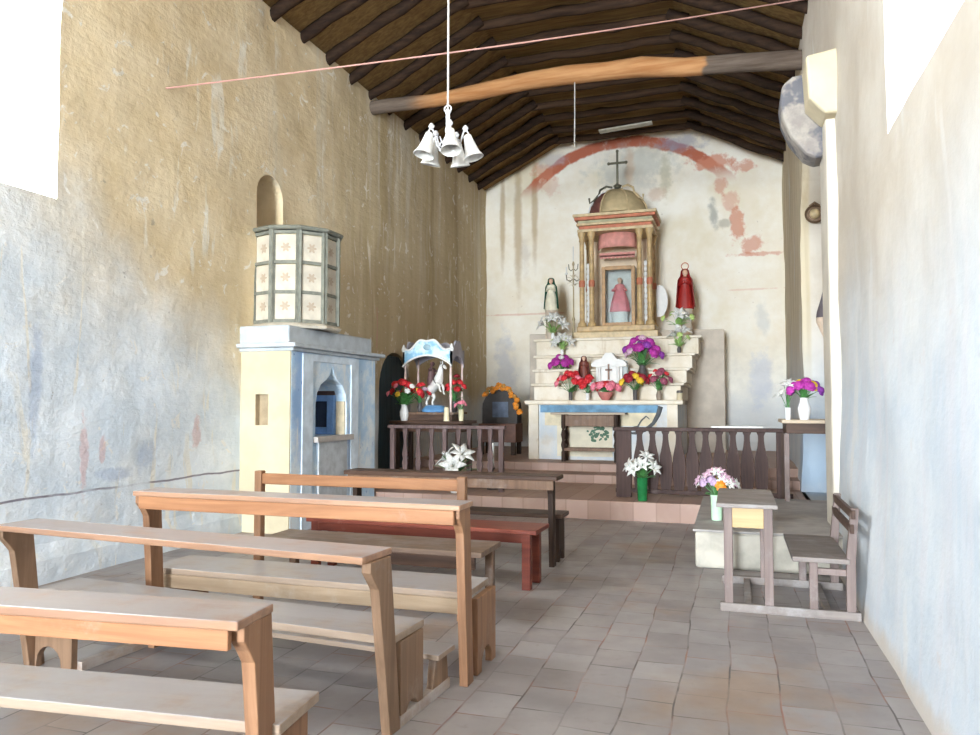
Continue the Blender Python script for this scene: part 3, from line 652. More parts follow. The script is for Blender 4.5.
for i, (e, z0, z1, mt) in enumerate(((0, 4.97, 5.03, Mgold2), (-.03, 5.03, 5.10, Mrd), (.02, 5.10, 5.15, Mgold2), (-.01, 5.15, 5.21, simple('green-grey frieze', (.38, .36, .22), .6)), (.05, 5.21, 5.27, Mrd), (.08, 5.27, 5.33, Mgold2))):
    m = MB(); m.box(-2.98 - e - SX, -1.46 + e - SX, -.04 - e, .96, z0 - 2.79, z1 - 2.79); m.build('cornice', mt, t, bevel=.012)
Mdome = simple('tan dome skin', (.50, .39, .22), .7, .15, 6)
dp = [(.62, 5.33), (.61, 5.40), (.57, 5.54), (.49, 5.68), (.37, 5.80), (.22, 5.87), (.08, 5.90)]
def sector(a0, a1, mat, name, rs=1.):
    b = bmesh.new(); n = 14; g = [[b.verts.new((r * rs * math.cos(a0 + (a1 - a0) * i / n), .44 + r * rs * math.sin(a0 + (a1 - a0) * i / n), z - 2.79)) for r, z in dp] for i in range(n + 1)]
    for i in range(n):
        for j in range(len(dp) - 1): b.faces.new((g[i][j], g[i + 1][j], g[i + 1][j + 1], g[i][j + 1]))
    m = MB(); m.b.free(); m.b = b; o = m.build(name, mat, t, smooth=True)
    s_ = o.modifiers.new('thickness', 'SOLIDIFY'); s_.thickness = .02; s_.offset = -1; return o
sector(math.radians(-115), math.radians(150), Mdome, 'dome')
sector(math.radians(150), math.radians(245), simple('maroon inner dome', (.16, .06, .05), .7), 'dome_panel', .97)
for a in (-115, -62, -5, 50, 150, 205):
    a = math.radians(a)
    MB().tube([((r + .012) * math.cos(a), .44 + (r + .012) * math.sin(a), z - 2.79) for r, z in dp], .018, 6).build('dome_rib', Mgold2 if a < 2 else M_white, t, smooth=True)
Mir = simple('dark bronze', (.14, .13, .09), .5, .2, 12, .5)
MB().lathe([(.10, 0), (.12, .03), (.06, .07), (.09, .12), (.03, .16)], (0, .44, 5.88 - 2.79), 14).build('finial', Mir, t, smooth=True)
m = MB(); zc = 6.0 - 2.79
m.box(-.022, .022, .42, .46, zc, zc + .72); m.box(-.17, .17, .42, .46, zc + .46, zc + .50)
for c_ in ((0, zc + .73), (-.18, zc + .48), (.18, zc + .48)): m.ball((c_[0], .44, c_[1]), .034, 8)
m.build('cross', Mir, t, bevel=.004)
for s in (-1, 1):
    MB().tube([(s * .1, .40, 5.96 - 2.79), (s * .22, .36, 5.98 - 2.79), (s * .34, .3, 5.9 - 2.79), (s * .36, .28, 5.8 - 2.79), (s * .46, .22, 5.66 - 2.79), (s * .54, .2, 5.62 - 2.79), (s * .55, .2, 5.72 - 2.79)], .022, 8).build('scroll', Mir if s < 0 else Mgold2, t, smooth=True)
# canopy: swagged half drum and lambrequin
b = bmesh.new(); n = 18; ring = []
for i in range(n + 1):
    a = PI + PI * i / n; rr = .40 + .012 * math.cos(a * 16)
    ring.append([b.verts.new((rr * f * math.cos(a), .42 + rr * .85 * f * math.sin(a), z - 2.79)) for f, z in ((.96, 4.96), (1, 4.8), (1, 4.66))])
for i in range(n):
    for j in range(2): b.faces.new((ring[i][j], ring[i + 1][j], ring[i + 1][j + 1], ring[i][j + 1]))
m = MB(); m.b.free(); m.b = b; o = m.build('canopy', Mpk, t, smooth=True); o.modifiers.new('thickness', 'SOLIDIFY').thickness = .012
m = MB(); m.box(-.36, .36, .3, .33, 4.50 - 2.79, 4.58 - 2.79)
for i in range(9): m.lathe([(.04, 0), (.04, .03)], (0, 0, 0), 12, M=Matrix.Translation((-.32 + .08 * i, .30, 4.50 - 2.79)) @ Matrix.Rotation(-PI / 2, 4, 'X'))
m.build('lambrequin', Mrd if False else Mpk, t)
for x in (-2.80, -1.64):
    m = MB()
    for i in range(12): m.ball((x - SX, .2, 3.1 - 2.79 + .11 * i), (.035, .02, .062), 8)
    m.build('lace_strip', M_white, t, smooth=True)
o = MB().lathe([(.001, 0), (.98, .0), (1, .02), (.98, .04), (.001, .04)], (0, 0, 0), 28, sx=.17, sy=.34, M=Matrix.Translation((-1.43, 15.9, 3.62)) @ Matrix.Rotation(PI / 2, 4, 'X')).build('oval_plaque', M_white, None, smooth=True)
tag(o, 'white oval plaque showing behind the right columns of the gilt shrine', 'plaque')

# glass-fronted case with the small dressed figure
def glass():
    t = NT('old case glass', .05); n = t.n; tr = n.new('ShaderNodeBsdfTransparent'); gl = n.new('ShaderNodeBsdfGlossy'); gl.inputs['Roughness'].default_value = .04
    mx = n.new('ShaderNodeMixShader'); fr = n.new('ShaderNodeFresnel'); fr.inputs['IOR'].default_value = 1.35
    t.l.new(fr.outputs[0], mx.inputs[0]); t.l.new(tr.outputs[0], mx.inputs[1]); t.l.new(gl.outputs[0], mx.inputs[2])
    tr.inputs['Color'].default_value = (.93, .96, .96, 1); t.l.new(mx.outputs[0], n['Material Output'].inputs[0]); return t.m
Mgl = glass(); MATS['glass'] = Mgl
t = thing('glass_case', 'wooden glass-fronted case in the middle of the gilt shrine', 'display case', (-2.2, 15.3, 3.05), 0)
Mfrm = simple('brown case frame', (.42, .24, .10), .5, .2, 10)
for x in (-.30, .30): MB().box(x - .035, x + .035, -.02, .03, 0, 1.24).build('frame_post', Mfrm, t, bevel=.008)
for z0, z1 in ((0, .09), (1.17, 1.25)): MB().box(-.265, .265, -.02, .03, z0, z1).build('frame_rail', Mfrm, t, bevel=.008)
MB().box(-.265, .265, .0, .006, .09, 1.17).build('glass_pane', Mgl, t)
m = MB(); m.box(-.33, .33, .38, .4, 0, 1.24); m.box(-.33, -.31, .03, .38, 0, 1.24); m.box(.31, .33, .03, .38, 0, 1.24); m.box(-.31, .31, .03, .38, 0, .02); m.box(-.31, .31, .03, .38, 1.22, 1.24)
m.build('case_box', simple('pale case lining', (.62, .62, .60), .8, .1), t)

Mskin = simple('painted statue skin', (.66, .42, .30), .5, .08); Mhair = simple('dark statue hair', (.06, .04, .03), .6)
def figure(name, label, loc, h, robe, head=.075, veil=None, arms='prayer', base=None, group=None, rz=0., skin_from=.82, wd=1.25):
    """one continuous robed body: folded skirt, waist, chest, neck, head, with the arms grown from the shoulders"""
    t = thing(name, label, 'statue', loc, rz, group)
    rt = NT(name + ' paint', .5); z = rt.xyz()[2]
    rt.col(rt.mix(rt.rng(z, skin_from * h - .004, skin_from * h + .004), rt.mix(rt.rng(rt.noise(9, 4), .3, .7), tuple(c * .8 for c in robe), robe), (.66, .42, .30)))
    H_ = head * h; m = MB()
    prof = [(.150, 0), (.165, .01), (.155, .12), (.140, .30), (.118, .46), (.095, .57), (.100, .66), (.112, .73), (.105, .785), (.06, .815), (.032, .83), (.03, .85), (.048, .872), (.058, .905), (.06, .94), (.052, .97), (.03, .992), (.004, 1.0)]
    m.lathe([(r * h * (wd if q < .8 else 1.12), q * h) for r, q in prof], (0, 0, 0), 26, sy=.78, lobes=9, amp=.035)
    m.ball((0, -.047 * h, .915 * h), (.009 * h, .012 * h, .016 * h), 8)
    for s in (-1, 1):
        e = {'prayer': ((.125, -.03, .62), (.03, -.13, .665), (.006, -.14, .70)), 'out': ((.16, -.03, .63), (.19, -.11, .62), (.205, -.135, .645)), 'book': ((.13, -.03, .60), (.06, -.12, .62), (.02, -.13, .63))}[arms]
        pts = [(s * .08 * h, 0, .765 * h)] + [(s * a * h, b_ * h, c * h) for a, b_, c in e]
        m.tube(pts, [.045 * h, .042 * h, .034 * h, .016 * h], 10)
    m.build('body', rt.m, t, smooth=True)
    for s in (-1, 1): MB().ball((s * .02 * h, -.042 * h, .93 * h), .006 * h, 6).build('eye', Mhair, t, smooth=True)
    if veil:
        b = bmesh.new(); n = 22; g = []
        for i in range(n + 1):
            a = math.radians(-28) + math.radians(236) * i / n
            g.append([b.verts.new((r * h * wd * math.cos(a) * (1 + .04 * math.cos(a * 12)), r * h * .85 * wd * math.sin(a) + .004, q * h)) for r, q in ((.004, 1.012), (.05, 1.0), (.072, .96), (.078, .90), (.09, .83), (.135, .74), (.15, .55), (.165, .3), (.18, .06))])
        for i in range(n):
            for j in range(8): b.faces.new((g[i][j], g[i + 1][j], g[i + 1][j + 1], g[i][j + 1]))
        mm = MB(); mm.b.free(); mm.b = b; o = mm.build('mantle', veil, t, smooth=True); q = o.modifiers.new('thickness', 'SOLIDIFY'); q.thickness = .012 * h; q.offset = 1
    else:
        MB().ball((0, .012 * h, .945 * h), (.062 * h, .055 * h, .058 * h), 12).build('hair', Mhair, t, smooth=True)
    if base: MB().lathe([(.17 * h, -base[1]), (.18 * h, -base[1] * .8), (.15 * h, -base[1] * .5), (.18 * h, -base[1] * .12), (.18 * h, 0)], (0, 0, 0), 18).build('pedestal', base[0], t, smooth=True)
    return t
Mgreen = simple('dark green mantle', (.02, .12, .07), .6); 
f = figure('dressed_figure', 'small figure in a pink dress inside the glass-fronted case', (-2.2, 15.5, 3.07 + .30), .72, (.80, .24, .26), arms='out')
MB().lathe([(.06, .50), (.1, .44), (.17, .22), (.20, .02), (.17, .0)], (0, 0, 0), 24, sy=.7, lobes=8, amp=.05).build('dress', simple('pink satin dress', (.82, .26, .30), .45, .12), f, smooth=True)
MB().lathe([(.19, -.30), (.2, -.27), (.16, -.14), (.18, -.02), (.18, 0)], (0, 0, 0), 18, sy=.7).build('pedestal', M_white, f, smooth=True)
f = figure('saint_statue', 'white-robed statue in a dark green mantle, left of the gilt shrine', (-3.62, 15.35, 3.34), .68, (.78, .74, .58), veil=Mgreen, base=(simple('pedestal plaster', (.60, .50, .40), .8), .65))
f.location.z = 3.44; 
f = figure('saint_statue', 'red-robed statue with a small halo, right of the gilt shrine', (-.88, 15.35, 3.36), .80, (.34, .015, .012), veil=simple('deep red mantle', (.30, .012, .012), .45), base=(simple('pedestal plaster', (.6, .5, .4), .8), .57))
m = MB(); m.tube([(.07 * math.cos(2 * PI * i / 16), .02, .87 + .07 * math.sin(2 * PI * i / 16)) for i in range(17)], .01, 6); m.build('halo', Mrd, f, smooth=True)

# candelabrum beside the shrine
t = thing('candelabrum', 'dark branched candelabrum against the wall left of the gilt shrine', 'candlestick', (-3.13, 15.3, 2.79), 0)
MB().lathe([(.10, 0), (.09, .04), (.03, .07), (.02, .4), (.035, .44), (.015, .5), (.015, 1.55), (.03, 1.6), (.012, 1.66)], (0, 0, 0), 10).build('stem', simple('tarnished gilt', (.40, .32, .18), .5, .2), t, smooth=True)
for s in (-1, 1):
    MB().tube([(0, 0, 1.3), (s * .07, 0, 1.24), (s * .14, 0, 1.28), (s * .15, 0, 1.38)], .011, 6).build('arm', Mir, t, smooth=True)
    MB().tube([(0, 0, 1.5), (s * .05, 0, 1.46), (s * .09, 0, 1.5), (s * .1, 0, 1.6)], .010, 6).build('arm', Mir, t, smooth=True)
    MB().lathe([(.012, 1.38), (.035, 1.4), (.03, 1.42), (.014, 1.42), (.014, 1.54), (.004, 1.55)], (s * .15, 0, 0), 8).build('candle', M_white, t, smooth=True)
MB().lathe([(.014, 1.64), (.014, 1.96), (.003, 1.98)], (0, 0, 0), 8).build('candle', M_white, t, smooth=True)
m = MB()
for i in range(12): a = 2 * PI * i / 12; m.leaf((0, -.02, 1.35 - .02 * i), (.14 * math.cos(a), -.05, 1.25 + .14 * math.sin(a)), .03)
m.build('leaf_ornament', simple('pale gilt leaf', (.58, .50, .36), .5), t)

# ------------------------------------------------------------------ flowers
def rose(m, r, R_):
    m.ball((0, 0, 0), (r * .5, r * .5, r * .5), 8)
    for ring, k, rr, tz in ((0, 5, .5, .2), (1, 7, .85, -.1)):
        for i in range(k):
            a = 2 * PI * i / k + ring * .4
            m.ball((rr * r * math.cos(a) * .7, rr * r * math.sin(a) * .7, tz * r), (r * .42, r * .42, r * .2), 6, Matrix.Rotation(a, 4, 'Z') @ Matrix.Rotation(.7 - ring * .5, 4, 'Y'))
def lily(m, r, R_):
    for i in range(6):
        a = 2 * PI * i / 6; d = Vector((math.cos(a), math.sin(a), 0))
        m.leaf((0, 0, -r * .6), d * r * 1.35 + Vector((0, 0, r * .08)), r * .36, .22, th=r * .03)
    for i in range(3): a = i * 2.1; m.tube([(0, 0, -.3 * r), (.15 * r * math.cos(a), .15 * r * math.sin(a), .5 * r)], r * .04, 5)
SRC = {}
def bloom(kind, colname, c, r):
    key = (kind, colname, r)
    if key not in SRC:
        m = MB(); (rose if kind == 'rose' else lily)(m, r, rnd)
        bmesh.ops.recalc_face_normals(m.b, faces=m.b.faces); me = bpy.data.meshes.new('bloom'); m.b.to_mesh(me); m.b.free()
        me.materials.append(simple(colname, c, .6, .22, 30))
        for p in me.polygons: p.use_smooth = True
        SRC[key] = me
    return SRC[key]
COL = {'white petals': (.74, .74, .71), 'red petals': (.60, .02, .03), 'dark red petals': (.30, .01, .03), 'pink petals': (.80, .22, .30), 'mauve petals': (.48, .34, .52), 'magenta petals': (.42, .03, .32), 'yellow petals': (.85, .56, .04), 'orange petals': (.75, .26, .02), 'lime petals': (.50, .66, .22), 'purple petals': (.26, .04, .36), 'pale pink petals': (.64, .42, .54), 'plum petals': (.30, .07, .12)}
Mlf = simple('green leaves', (.06, .20, .05), .5, .3, 20); Mlf2 = simple('light green leaves', (.28, .46, .14), .5, .3, 20)
VASE = {'vase': [(.05, 0), (.055, .01), (.07, .08), (.075, .14), (.05, .21), (.045, .24), (.055, .26), (.045, .26), (.036, .23)],
        'straight': [(.05, 0), (.055, .02), (.06, .24), (.066, .26), (.056, .26), (.05, .03)],
        'bowl': [(.05, 0), (.06, .01), (.10, .06), (.13, .13), (.12, .13), (.09, .05)]}
def bouquet(label, loc, vase, vcol, vs, h, w, spec, leaves=10, seed=1, lf=None, group=None, front=.55, droop=0., ll=.8):
    """vase with stems, leaves and separate blooms; h = height of blooms above the rim, w = half width"""
    R_ = random.Random(seed); t = thing('flower_vase', label, 'flowers', loc, 0, group)
    prof = [(r * vs, z * vs) for r, z in VASE[vase]]; rim = max(z for r, z in prof)
    MB().lathe(prof, (0, 0, 0), 16).build('vase' if vase != 'bowl' else 'bowl', vcol, t, smooth=True)
    heads = []; n = sum(k for *_, k in spec)
    for i in range(n):
        f = (i + .5) / n; a = i * 2.4; q = math.sqrt(f)
        heads.append(Vector((w * q * math.cos(a), w * front * q * math.sin(a), rim + h * (1 - .62 * q * q) * R_.uniform(.75, 1.08) + .02)))
    R_.shuffle(heads); m = MB()
    for p in heads: m.tube([(0, 0, rim * .4), (p.x * .15, p.y * .15, rim), (p.x * .7, p.y * .7, rim + (p.z - rim) * .75), tuple(p)], .004 * max(1, vs), 5)
    for i in range(leaves):
        a = R_.uniform(0, 2 * PI); L = R_.uniform(.6, 1.0) * ll
        m.leaf((.02 * math.cos(a), .02 * math.sin(a), rim * .9), (w * 1.1 * L * math.cos(a), w * 1.1 * front * L * math.sin(a), rim + h * R_.uniform(.0, .85)), w * .16, .12)
    m.build('foliage', lf or Mlf, t)
    i = 0
    for kind, colname, r, k in spec:
        for _ in range(k):
            p = heads[i]; i += 1
            o = bpy.data.objects.new('bloom', bloom(kind, colname, COL[colname], r)); C.objects.link(o); o.parent = t
            o.location = p; d = Vector((p.x, p.y - w * .35, (p.z - rim) * .5 + .03)); o.rotation_mode = 'QUATERNION'; o.rotation_quaternion = d.to_track_quat('Z', 'Y')
    return t
Vw = simple('white china', (.84, .84, .84), .25, .04); Vg = simple('green glass vase', (.015, .17, .05), .12, .2); Vl = simple('pale green plastic', (.50, .72, .52), .4, .08); Vb = simple('brown clay', (.28, .22, .17), .6, .2); Vd = simple('dark tin', (.08, .07, .07), .5); Vc = simple('clear-grey glass', (.52, .56, .56), .15, .1)
T0, T1, T2, T3, T4 = 1.545, 1.86, 2.14, 2.43, 2.79
# on the stepped altar
bouquet('white lilies with light green leaves on the top altar step, under the green-mantled statue', (-3.5, 15.0, T4), 'vase', Vw, .6, .36, .3, [('lily', 'white petals', .13, 6)], 9, 11, Mlf2)
bouquet('white lilies over a magenta ruffle, on the third altar step at the left', (-3.2, 14.5, T3 - .0), 'vase', Vw, .5, .28, .25, [('lily', 'white petals', .11, 5), ('rose', 'lime petals', .07, 3)], 8, 12, Mlf2)
bouquet('round magenta posy in a brown pot, left end of the second altar step', (-3.10, 13.98, T1), 'vase', Vb, .9, .30, .24, [('rose', 'magenta petals', .09, 11), ('rose', 'white petals', .06, 2)], 5, 13)
bouquet('red and dark red flowers in a tin, leftmost on the altar slab', (-2.78, 13.28, T0), 'straight', Vd, .6, .36, .3, [('rose', 'red petals', .075, 9), ('rose', 'pink petals', .07, 5)], 10, 14)
bouquet('drooping red blooms with white leaves on the altar slab, left of the pink bowl', (-2.46, 13.2, T0), 'straight', Vw, .5, .26, .17, [('rose', 'red petals', .09, 7), ('lily', 'white petals', .08, 2)], 5, 15)
bouquet('low bowl of pink and red flowers on the altar slab before the white model chapel', (-2.14, 13.2, T0), 'bowl', simple('pink bowl', (.55, .2, .18), .5), 1.1, .16, .27, [('rose', 'pink petals', .085, 10), ('rose', 'red petals', .075, 5)], 6, 16)
bouquet('big purple bouquet in a tall dark vase, right of the white model chapel', (-1.55, 13.72, T1), 'vase', Vd, 1.25, .48, .36, [('rose', 'magenta petals', .105, 14), ('rose', 'pale pink petals', .08, 5), ('rose', 'purple petals', .09, 4)], 14, 17)
bouquet('dark red and yellow flowers in a black jar, right on the altar slab', (-1.62, 13.2, T0), 'straight', Vd, .7, .3, .27, [('rose', 'dark red petals', .085, 8), ('rose', 'yellow petals', .075, 5)], 8, 18)
bouquet('small plum-coloured bouquet at the right end of the altar slab', (-1.22, 13.25, T0), 'vase', Vb, .7, .34, .25, [('rose', 'plum petals', .075, 9), ('rose', 'red petals', .05, 3)], 8, 19)
bouquet('single white lily with broad light leaves, right end of the third altar step', (-.95, 14.45, T3 - .0), 'vase', Vd, .55, .3, .28, [('lily', 'white petals', .13, 2), ('rose', 'lime petals', .06, 2)], 12, 20, Mlf2)
bouquet('light green leaves with white lilies on the top altar step, under the red statue', (-1.0, 15.0, T4), 'straight', Vw, .9, .26, .34, [('lily', 'white petals', .12, 3), ('rose', 'lime petals', .07, 3)], 12, 21, Mlf2)
f = figure('saint_statue', 'small dark red-brown statue on the altar, left of the white model chapel', (-2.62, 13.72, T1), .50, (.20, .05, .035), veil=simple('brown-red mantle', (.16, .035, .03), .5))
# white model chapel (tabernacle)
t = thing('model_chapel', 'white toy-like gabled tabernacle with a small cross on the altar slab', 'tabernacle', (-2.13, 13.66, T1), 0)
m = MB(); m.box(-.24, .24, -.1, .14, -.0, .30); m.build('body', M_white, t, bevel=.006)
MB().prism([(-.31, .29), (.31, .29), (.33, .34), (.25, .42), (.14, .44), (.06, .55), (-.06, .55), (-.14, .44), (-.25, .42), (-.33, .34)], 1, -.13, .16).build('gable', M_white, t, bevel=.008)
for x in (-.17, .17): MB().lathe([(.035, 0), (.03, .03), (.03, .26), (.038, .29)], (x, -.12, 0), 12).build('column', M_white, t, smooth=True)
m = MB(); m.box(-.015, .015, -.16, -.135, .06, .34); m.box(-.06, .06, -.16, -.135, .22, .25); m.build('cross', simple('dark wood cross', (.22, .12, .08), .5), t)
tag(MB().lathe([(.06, 0), (.065, .02), (.05, .1), (.055, .32), (.035, .36), (.03, .4), (.001, .4)], (-1.85, 13.68, T1), 16).build('glass_bottle', Vc, smooth=True), 'grey-white glass jar right of the white model chapel', 'jar')
t = thing('candle', 'stubby white candle with a dark top, right end of the altar rail-side ledge', 'candle', (-.87, 13.2, T0), 0)
t['label'] = 'stubby pale candle with a dark top at the right corner of the altar slab'
MB().lathe([(.05, 0), (.05, .12), (.04, .13)], (0, 0, 0), 14).build('wax', M_cream, t, smooth=True); MB().lathe([(.052, .125), (.05, .16), (.02, .17)], (0, 0, 0), 14).build('cap', Vd, t, smooth=True)
# floor flowers
bouquet('green glass vase of white lilies with trailing green leaves on the terracotta step', (-1.13, 9.86, .24), 'straight', Vg, 1.15, .26, .24, [('lily', 'white petals', .085, 8)], 14, 22)
bouquet('mauve and white flowers in a pale green vase on the grey masonry ledge', (-.17, 7.75, .352), 'straight', Vl, .95, .21, .21, [('lily', 'pale pink petals', .05, 9), ('rose', 'mauve petals', .045, 7), ('lily', 'white petals', .05, 6), ('rose', 'orange petals', .06, 2)], 12, 23)
bouquet('white blooms with broad green leaves in front of the left altar rail', (-3.74, 9.93, .24), 'vase', Vw, 1.0, .32, .30, [('lily', 'white petals', .15, 3)], 22, 24, ll=1.15)
t = thing('candle_stand', 'thin white candle on a stand behind the right end of the left altar rail', 'candle', (-3.36, 10.5, .24), 0)
MB().lathe([(.09, 0), (.08, .02), (.016, .05), (.014, .28), (.04, .30), (.04, .32)], (0, 0, 0), 12).build('stand', Vd, t, smooth=True); MB().lathe([(.024, .32), (.024, .66), (.006, .68)], (0, 0, 0), 12).build('wax', M_white, t, smooth=True); MB().tube([(0, 0, .67), (.004, 0, .72)], .012, 6).build('wick', Vd, t)

# ------------------------------------------------------------------ left side altar with canopied shrine
t = thing('side_table', 'dark brown table behind the left altar rail carrying the blue canopied shrine', 'table', (-4.62, 11.3, .24), 0)
MB().box(-.62, .62, -.36, .36, .93, .975).build('table_top', M_dkw, t, bevel=.008)
MB().box(-.55, .55, -.30, .30, .80, .93).build('apron', M_dkw, t, bevel=.004)
for x in (-.52, .52):
    for y in (-.27, .27): MB().box(x - .035, x + .035, y - .035, y + .035, 0, .8).build('leg', M_dkV, t, bevel=.005)
t = thing('canopy_shrine', 'small four-post shrine with a scalloped pale blue and white canopy', 'shrine', (-4.62, 11.3, 1.215), 0)
Msky = NT('pale blue canopy paint', .5); k = Msky.mix(Msky.rng(Msky.noise(5, 4), .4, .6), (.22, .46, .66), (.62, .80, .86)); Msky = Msky.col(k)
MB().box(-.42, .42, -.28, .30, 0, .12).build('base', M_dkw, t, bevel=.008)
MB().box(-.46, .46, -.31, .33, .10, .135).build('base_top', M_brn, t, bevel=.006)
for x in (-.39, .39):
    for y in (-.25, .27): MB().lathe([(.022, .13), (.016, .2), (.024, .4), (.016, .5), (.024, .7), (.016, .8), (.024, 1.0)], (x, y, 0), 10).build('post', simple('pink-white post', (.66, .52, .48), .5), t, smooth=True)
def scallop(half, n=24):
    lo = [(-half + 2 * half * i / n, .86 + .18 * math.sin(PI * i / n) ** .7) for i in range(n + 1)]
    up = [(half - 2 * half * i / n, 1.12 + .17 * max(0, math.sin(PI * i / n)) ** 2 + .025 * math.cos(6 * PI * i / n)) for i in range(n + 1)]
    return lo, up
lo, up = scallop(.42)
MB().prism(lo + up, 1, -.29, -.255).build('canopy_front', Msky, t)
m = MB(); m.tube([(x, -.295, z) for x, z in lo], .016, 6); m.tube([(x, -.295, z) for x, z in up], .018, 6); m.build('canopy_trim', M_white, t, smooth=True)
lo2, up2 = scallop(.29)
for x in (-.42, .39): MB().prism([(y, z) for y, z in lo2 + up2], 0, x, x + .03).build('canopy_side', simple('grey canopy side', (.36, .35, .40), .6), t)
MB().prism(lo + up, 1, .265, .295).build('canopy_back', simple('grey canopy side', (.36, .35, .40), .6), t)
MB().box(-.40, .40, -.255, .27, 1.08, 1.10).build('canopy_top', simple('grey canopy side', (.36, .35, .40), .6), t)
MB().ball((0, -.29, 1.17), (.07, .02, .05), 10).build('medallion', simple('grey-blue medallion', (.25, .38, .45), .5), t, smooth=True)
for x in (-.41, .41): MB().lathe([(.03, 0), (.04, .04), (.01, .12)], (x, -.27, 1.1), 8).build('finial', M_white, t, smooth=True)
# white horse statue, rearing, skin-grown as one body
t = thing('horse_statue', 'white horse statue with black harness inside the blue canopied shrine', 'statue', (-4.62, 11.34, 1.35), math.radians(58)); t.scale = (.82, .82, .82)
def skin(name, verts, edges, rads, mat, parent, sub=2, root=0):
    me = bpy.data.meshes.new(name); me.from_pydata(verts, edges, []); o = bpy.data.objects.new(name, me); C.objects.link(o); o.parent = parent
    me.materials.append(mat); o.modifiers.new('skin', 'SKIN').use_smooth_shade = True; s_ = o.modifiers.new('subdivision', 'SUBSURF'); s_.levels = s_.render_levels = sub
    for i, r in enumerate(rads): v = me.skin_vertices[0].data[i]; v.radius = r if isinstance(r, tuple) else (r, r); v.use_root = (i == root)
    return o
V = [(0, .17, .30), (0, .04, .36), (0, -.12, .48), (0, -.17, .60), (0, -.20, .72), (0, -.24, .80), (0, -.31, .77), (0, -.38, .72),
     (.055, -.13, .42), (.06, -.22, .36), (.06, -.20, .27), (.06, -.25, .22), (-.055, -.13, .42), (-.06, -.24, .40), (-.06, -.25, .31), (-.06, -.30, .27),
     (.06, .17, .24), (.065, .09, .16), (.065, .17, .085), (.065, .15, .0), (-.06, .18, .24), (-.065, .11, .16), (-.065, .19, .085), (-.065, .17, .0),
     (0, .25, .34), (0, .31, .24), (0, .32, .12)]
Ed = [(0, 1), (1, 2), (2, 3), (3, 4), (4, 5), (5, 6), (6, 7), (2, 8), (8, 9), (9, 10), (10, 11), (2, 12), (12, 13), (13, 14), (14, 15), (0, 16), (16, 17), (17, 18), (18, 19), (0, 20), (20, 21), (21, 22), (22, 23), (0, 24), (24, 25), (25, 26)]
Rd = [.10, .095, .10, .075, .055, .05, .036, .026, .045, .03, .02, .018, .045, .03, .02, .018, .06, .035, .022, .022, .06, .035, .022, .022, .025, .022, .012]
skin('body', V, Ed, Rd, simple('white horse paint', (.80, .79, .75), .5, .08), t)
m = MB()
for s in (-1, 1): m.leaf((s * .025, -.225, .82), (s * .035, -.215, .89), .015)
m.build('ear', M_white, t)
m = MB()
for i in range(7): f = i / 6; m.ball((0, -.10 - .1 * f, .58 + .24 * f), (.02, .035, .03), 8)
m.build('mane', Mhair, t, smooth=True)
m = MB(); m.tube([(.105 * math.cos(a), -.115 + .03 * math.sin(a) * 0 + .06 * math.sin(a), .50 + .10 * math.sin(a)) for a in [2 * PI * i / 16 for i in range(17)]], .012, 6)
m.tube([(.04 * math.cos(a), -.31, .77 + .045 * math.sin(a)) for a in [2 * PI * i / 12 for i in range(13)]], .008, 6)
m.build('harness', Vd, t, smooth=True)
MB().box(-.10, .10, -.12, .1, .0, .012).build('ground_plate', simple('blue base paint', (.16, .30, .52), .6), t)
m = MB(); m.lathe([(.09, 0), (.10, .1), (.07, .3), (.08, .34), (.02, .35)], (0, .10, .40), 14, sy=.8); m.ball((0, .08, .83), .05, 10); m.tube([(.07, .08, .7), (.12, -.02, .66), (.06, -.12, .66)], .022, 8); m.tube([(-.07, .08, .7), (-.12, -.02, .72), (-.12, -.1, .84)], .022, 8)
m.build('rider', simple('dark rider cloak', (.12, .06, .06), .6), t, smooth=True)
o = MB().lathe([(.20, 0), (.21, .04), (.17, .08), (.15, .10), (.001, .1)], (-4.60, 11.3, 1.352), 20).build('blue_cloth', simple('blue cloth', (.12, .30, .56), .7, .2), None, smooth=True)
tag(o, 'folded blue cloth under the white horse statue', 'cloth'); t.location.z = 1.455
bouquet('white vase of red, yellow and pink flowers on the left front of the side table', (-5.00, 10.99, 1.215), 'vase', Vw, 1.0, .36, .34, [('rose', 'red petals', .075, 10), ('rose', 'pink petals', .05, 3), ('rose', 'yellow petals', .05, 2), ('rose', 'white petals', .05, 2)], 14, 25)
bouquet('dark red flowers beside the horse inside the canopied shrine', (-4.32, 11.46, 1.35), 'vase', Vd, .7, .4, .2, [('rose', 'red petals', .06, 7), ('rose', 'dark red petals', .06, 5)], 8, 26)
bouquet('red flowers at the left inside the canopied shrine, behind the white vase', (-4.86, 11.3, 1.35), 'vase', Vd, .6, .3, .17, [('rose', 'red petals', .06, 6), ('rose', 'pale pink petals', .05, 4)], 8, 27)
t = thing('candle', 'thick ivory candle before the right front post of the canopied shrine', 'candle', (-4.27, 10.975, 1.215), 0)
MB().lathe([(.05, 0), (.045, .02), (.04, .2), (.03, .22)], (0, 0, 0), 12).build('wax', simple('ivory wax', (.80, .72, .50), .5), t, smooth=True)
bouquet('small cream vase with a few pink-red flowers at the right end of the side table', (-4.08, 11.12, 1.215), 'straight', simple('cream vase', (.72, .68, .46), .4), .7, .14, .1, [('rose', 'pink petals', .045, 5)], 5, 28)
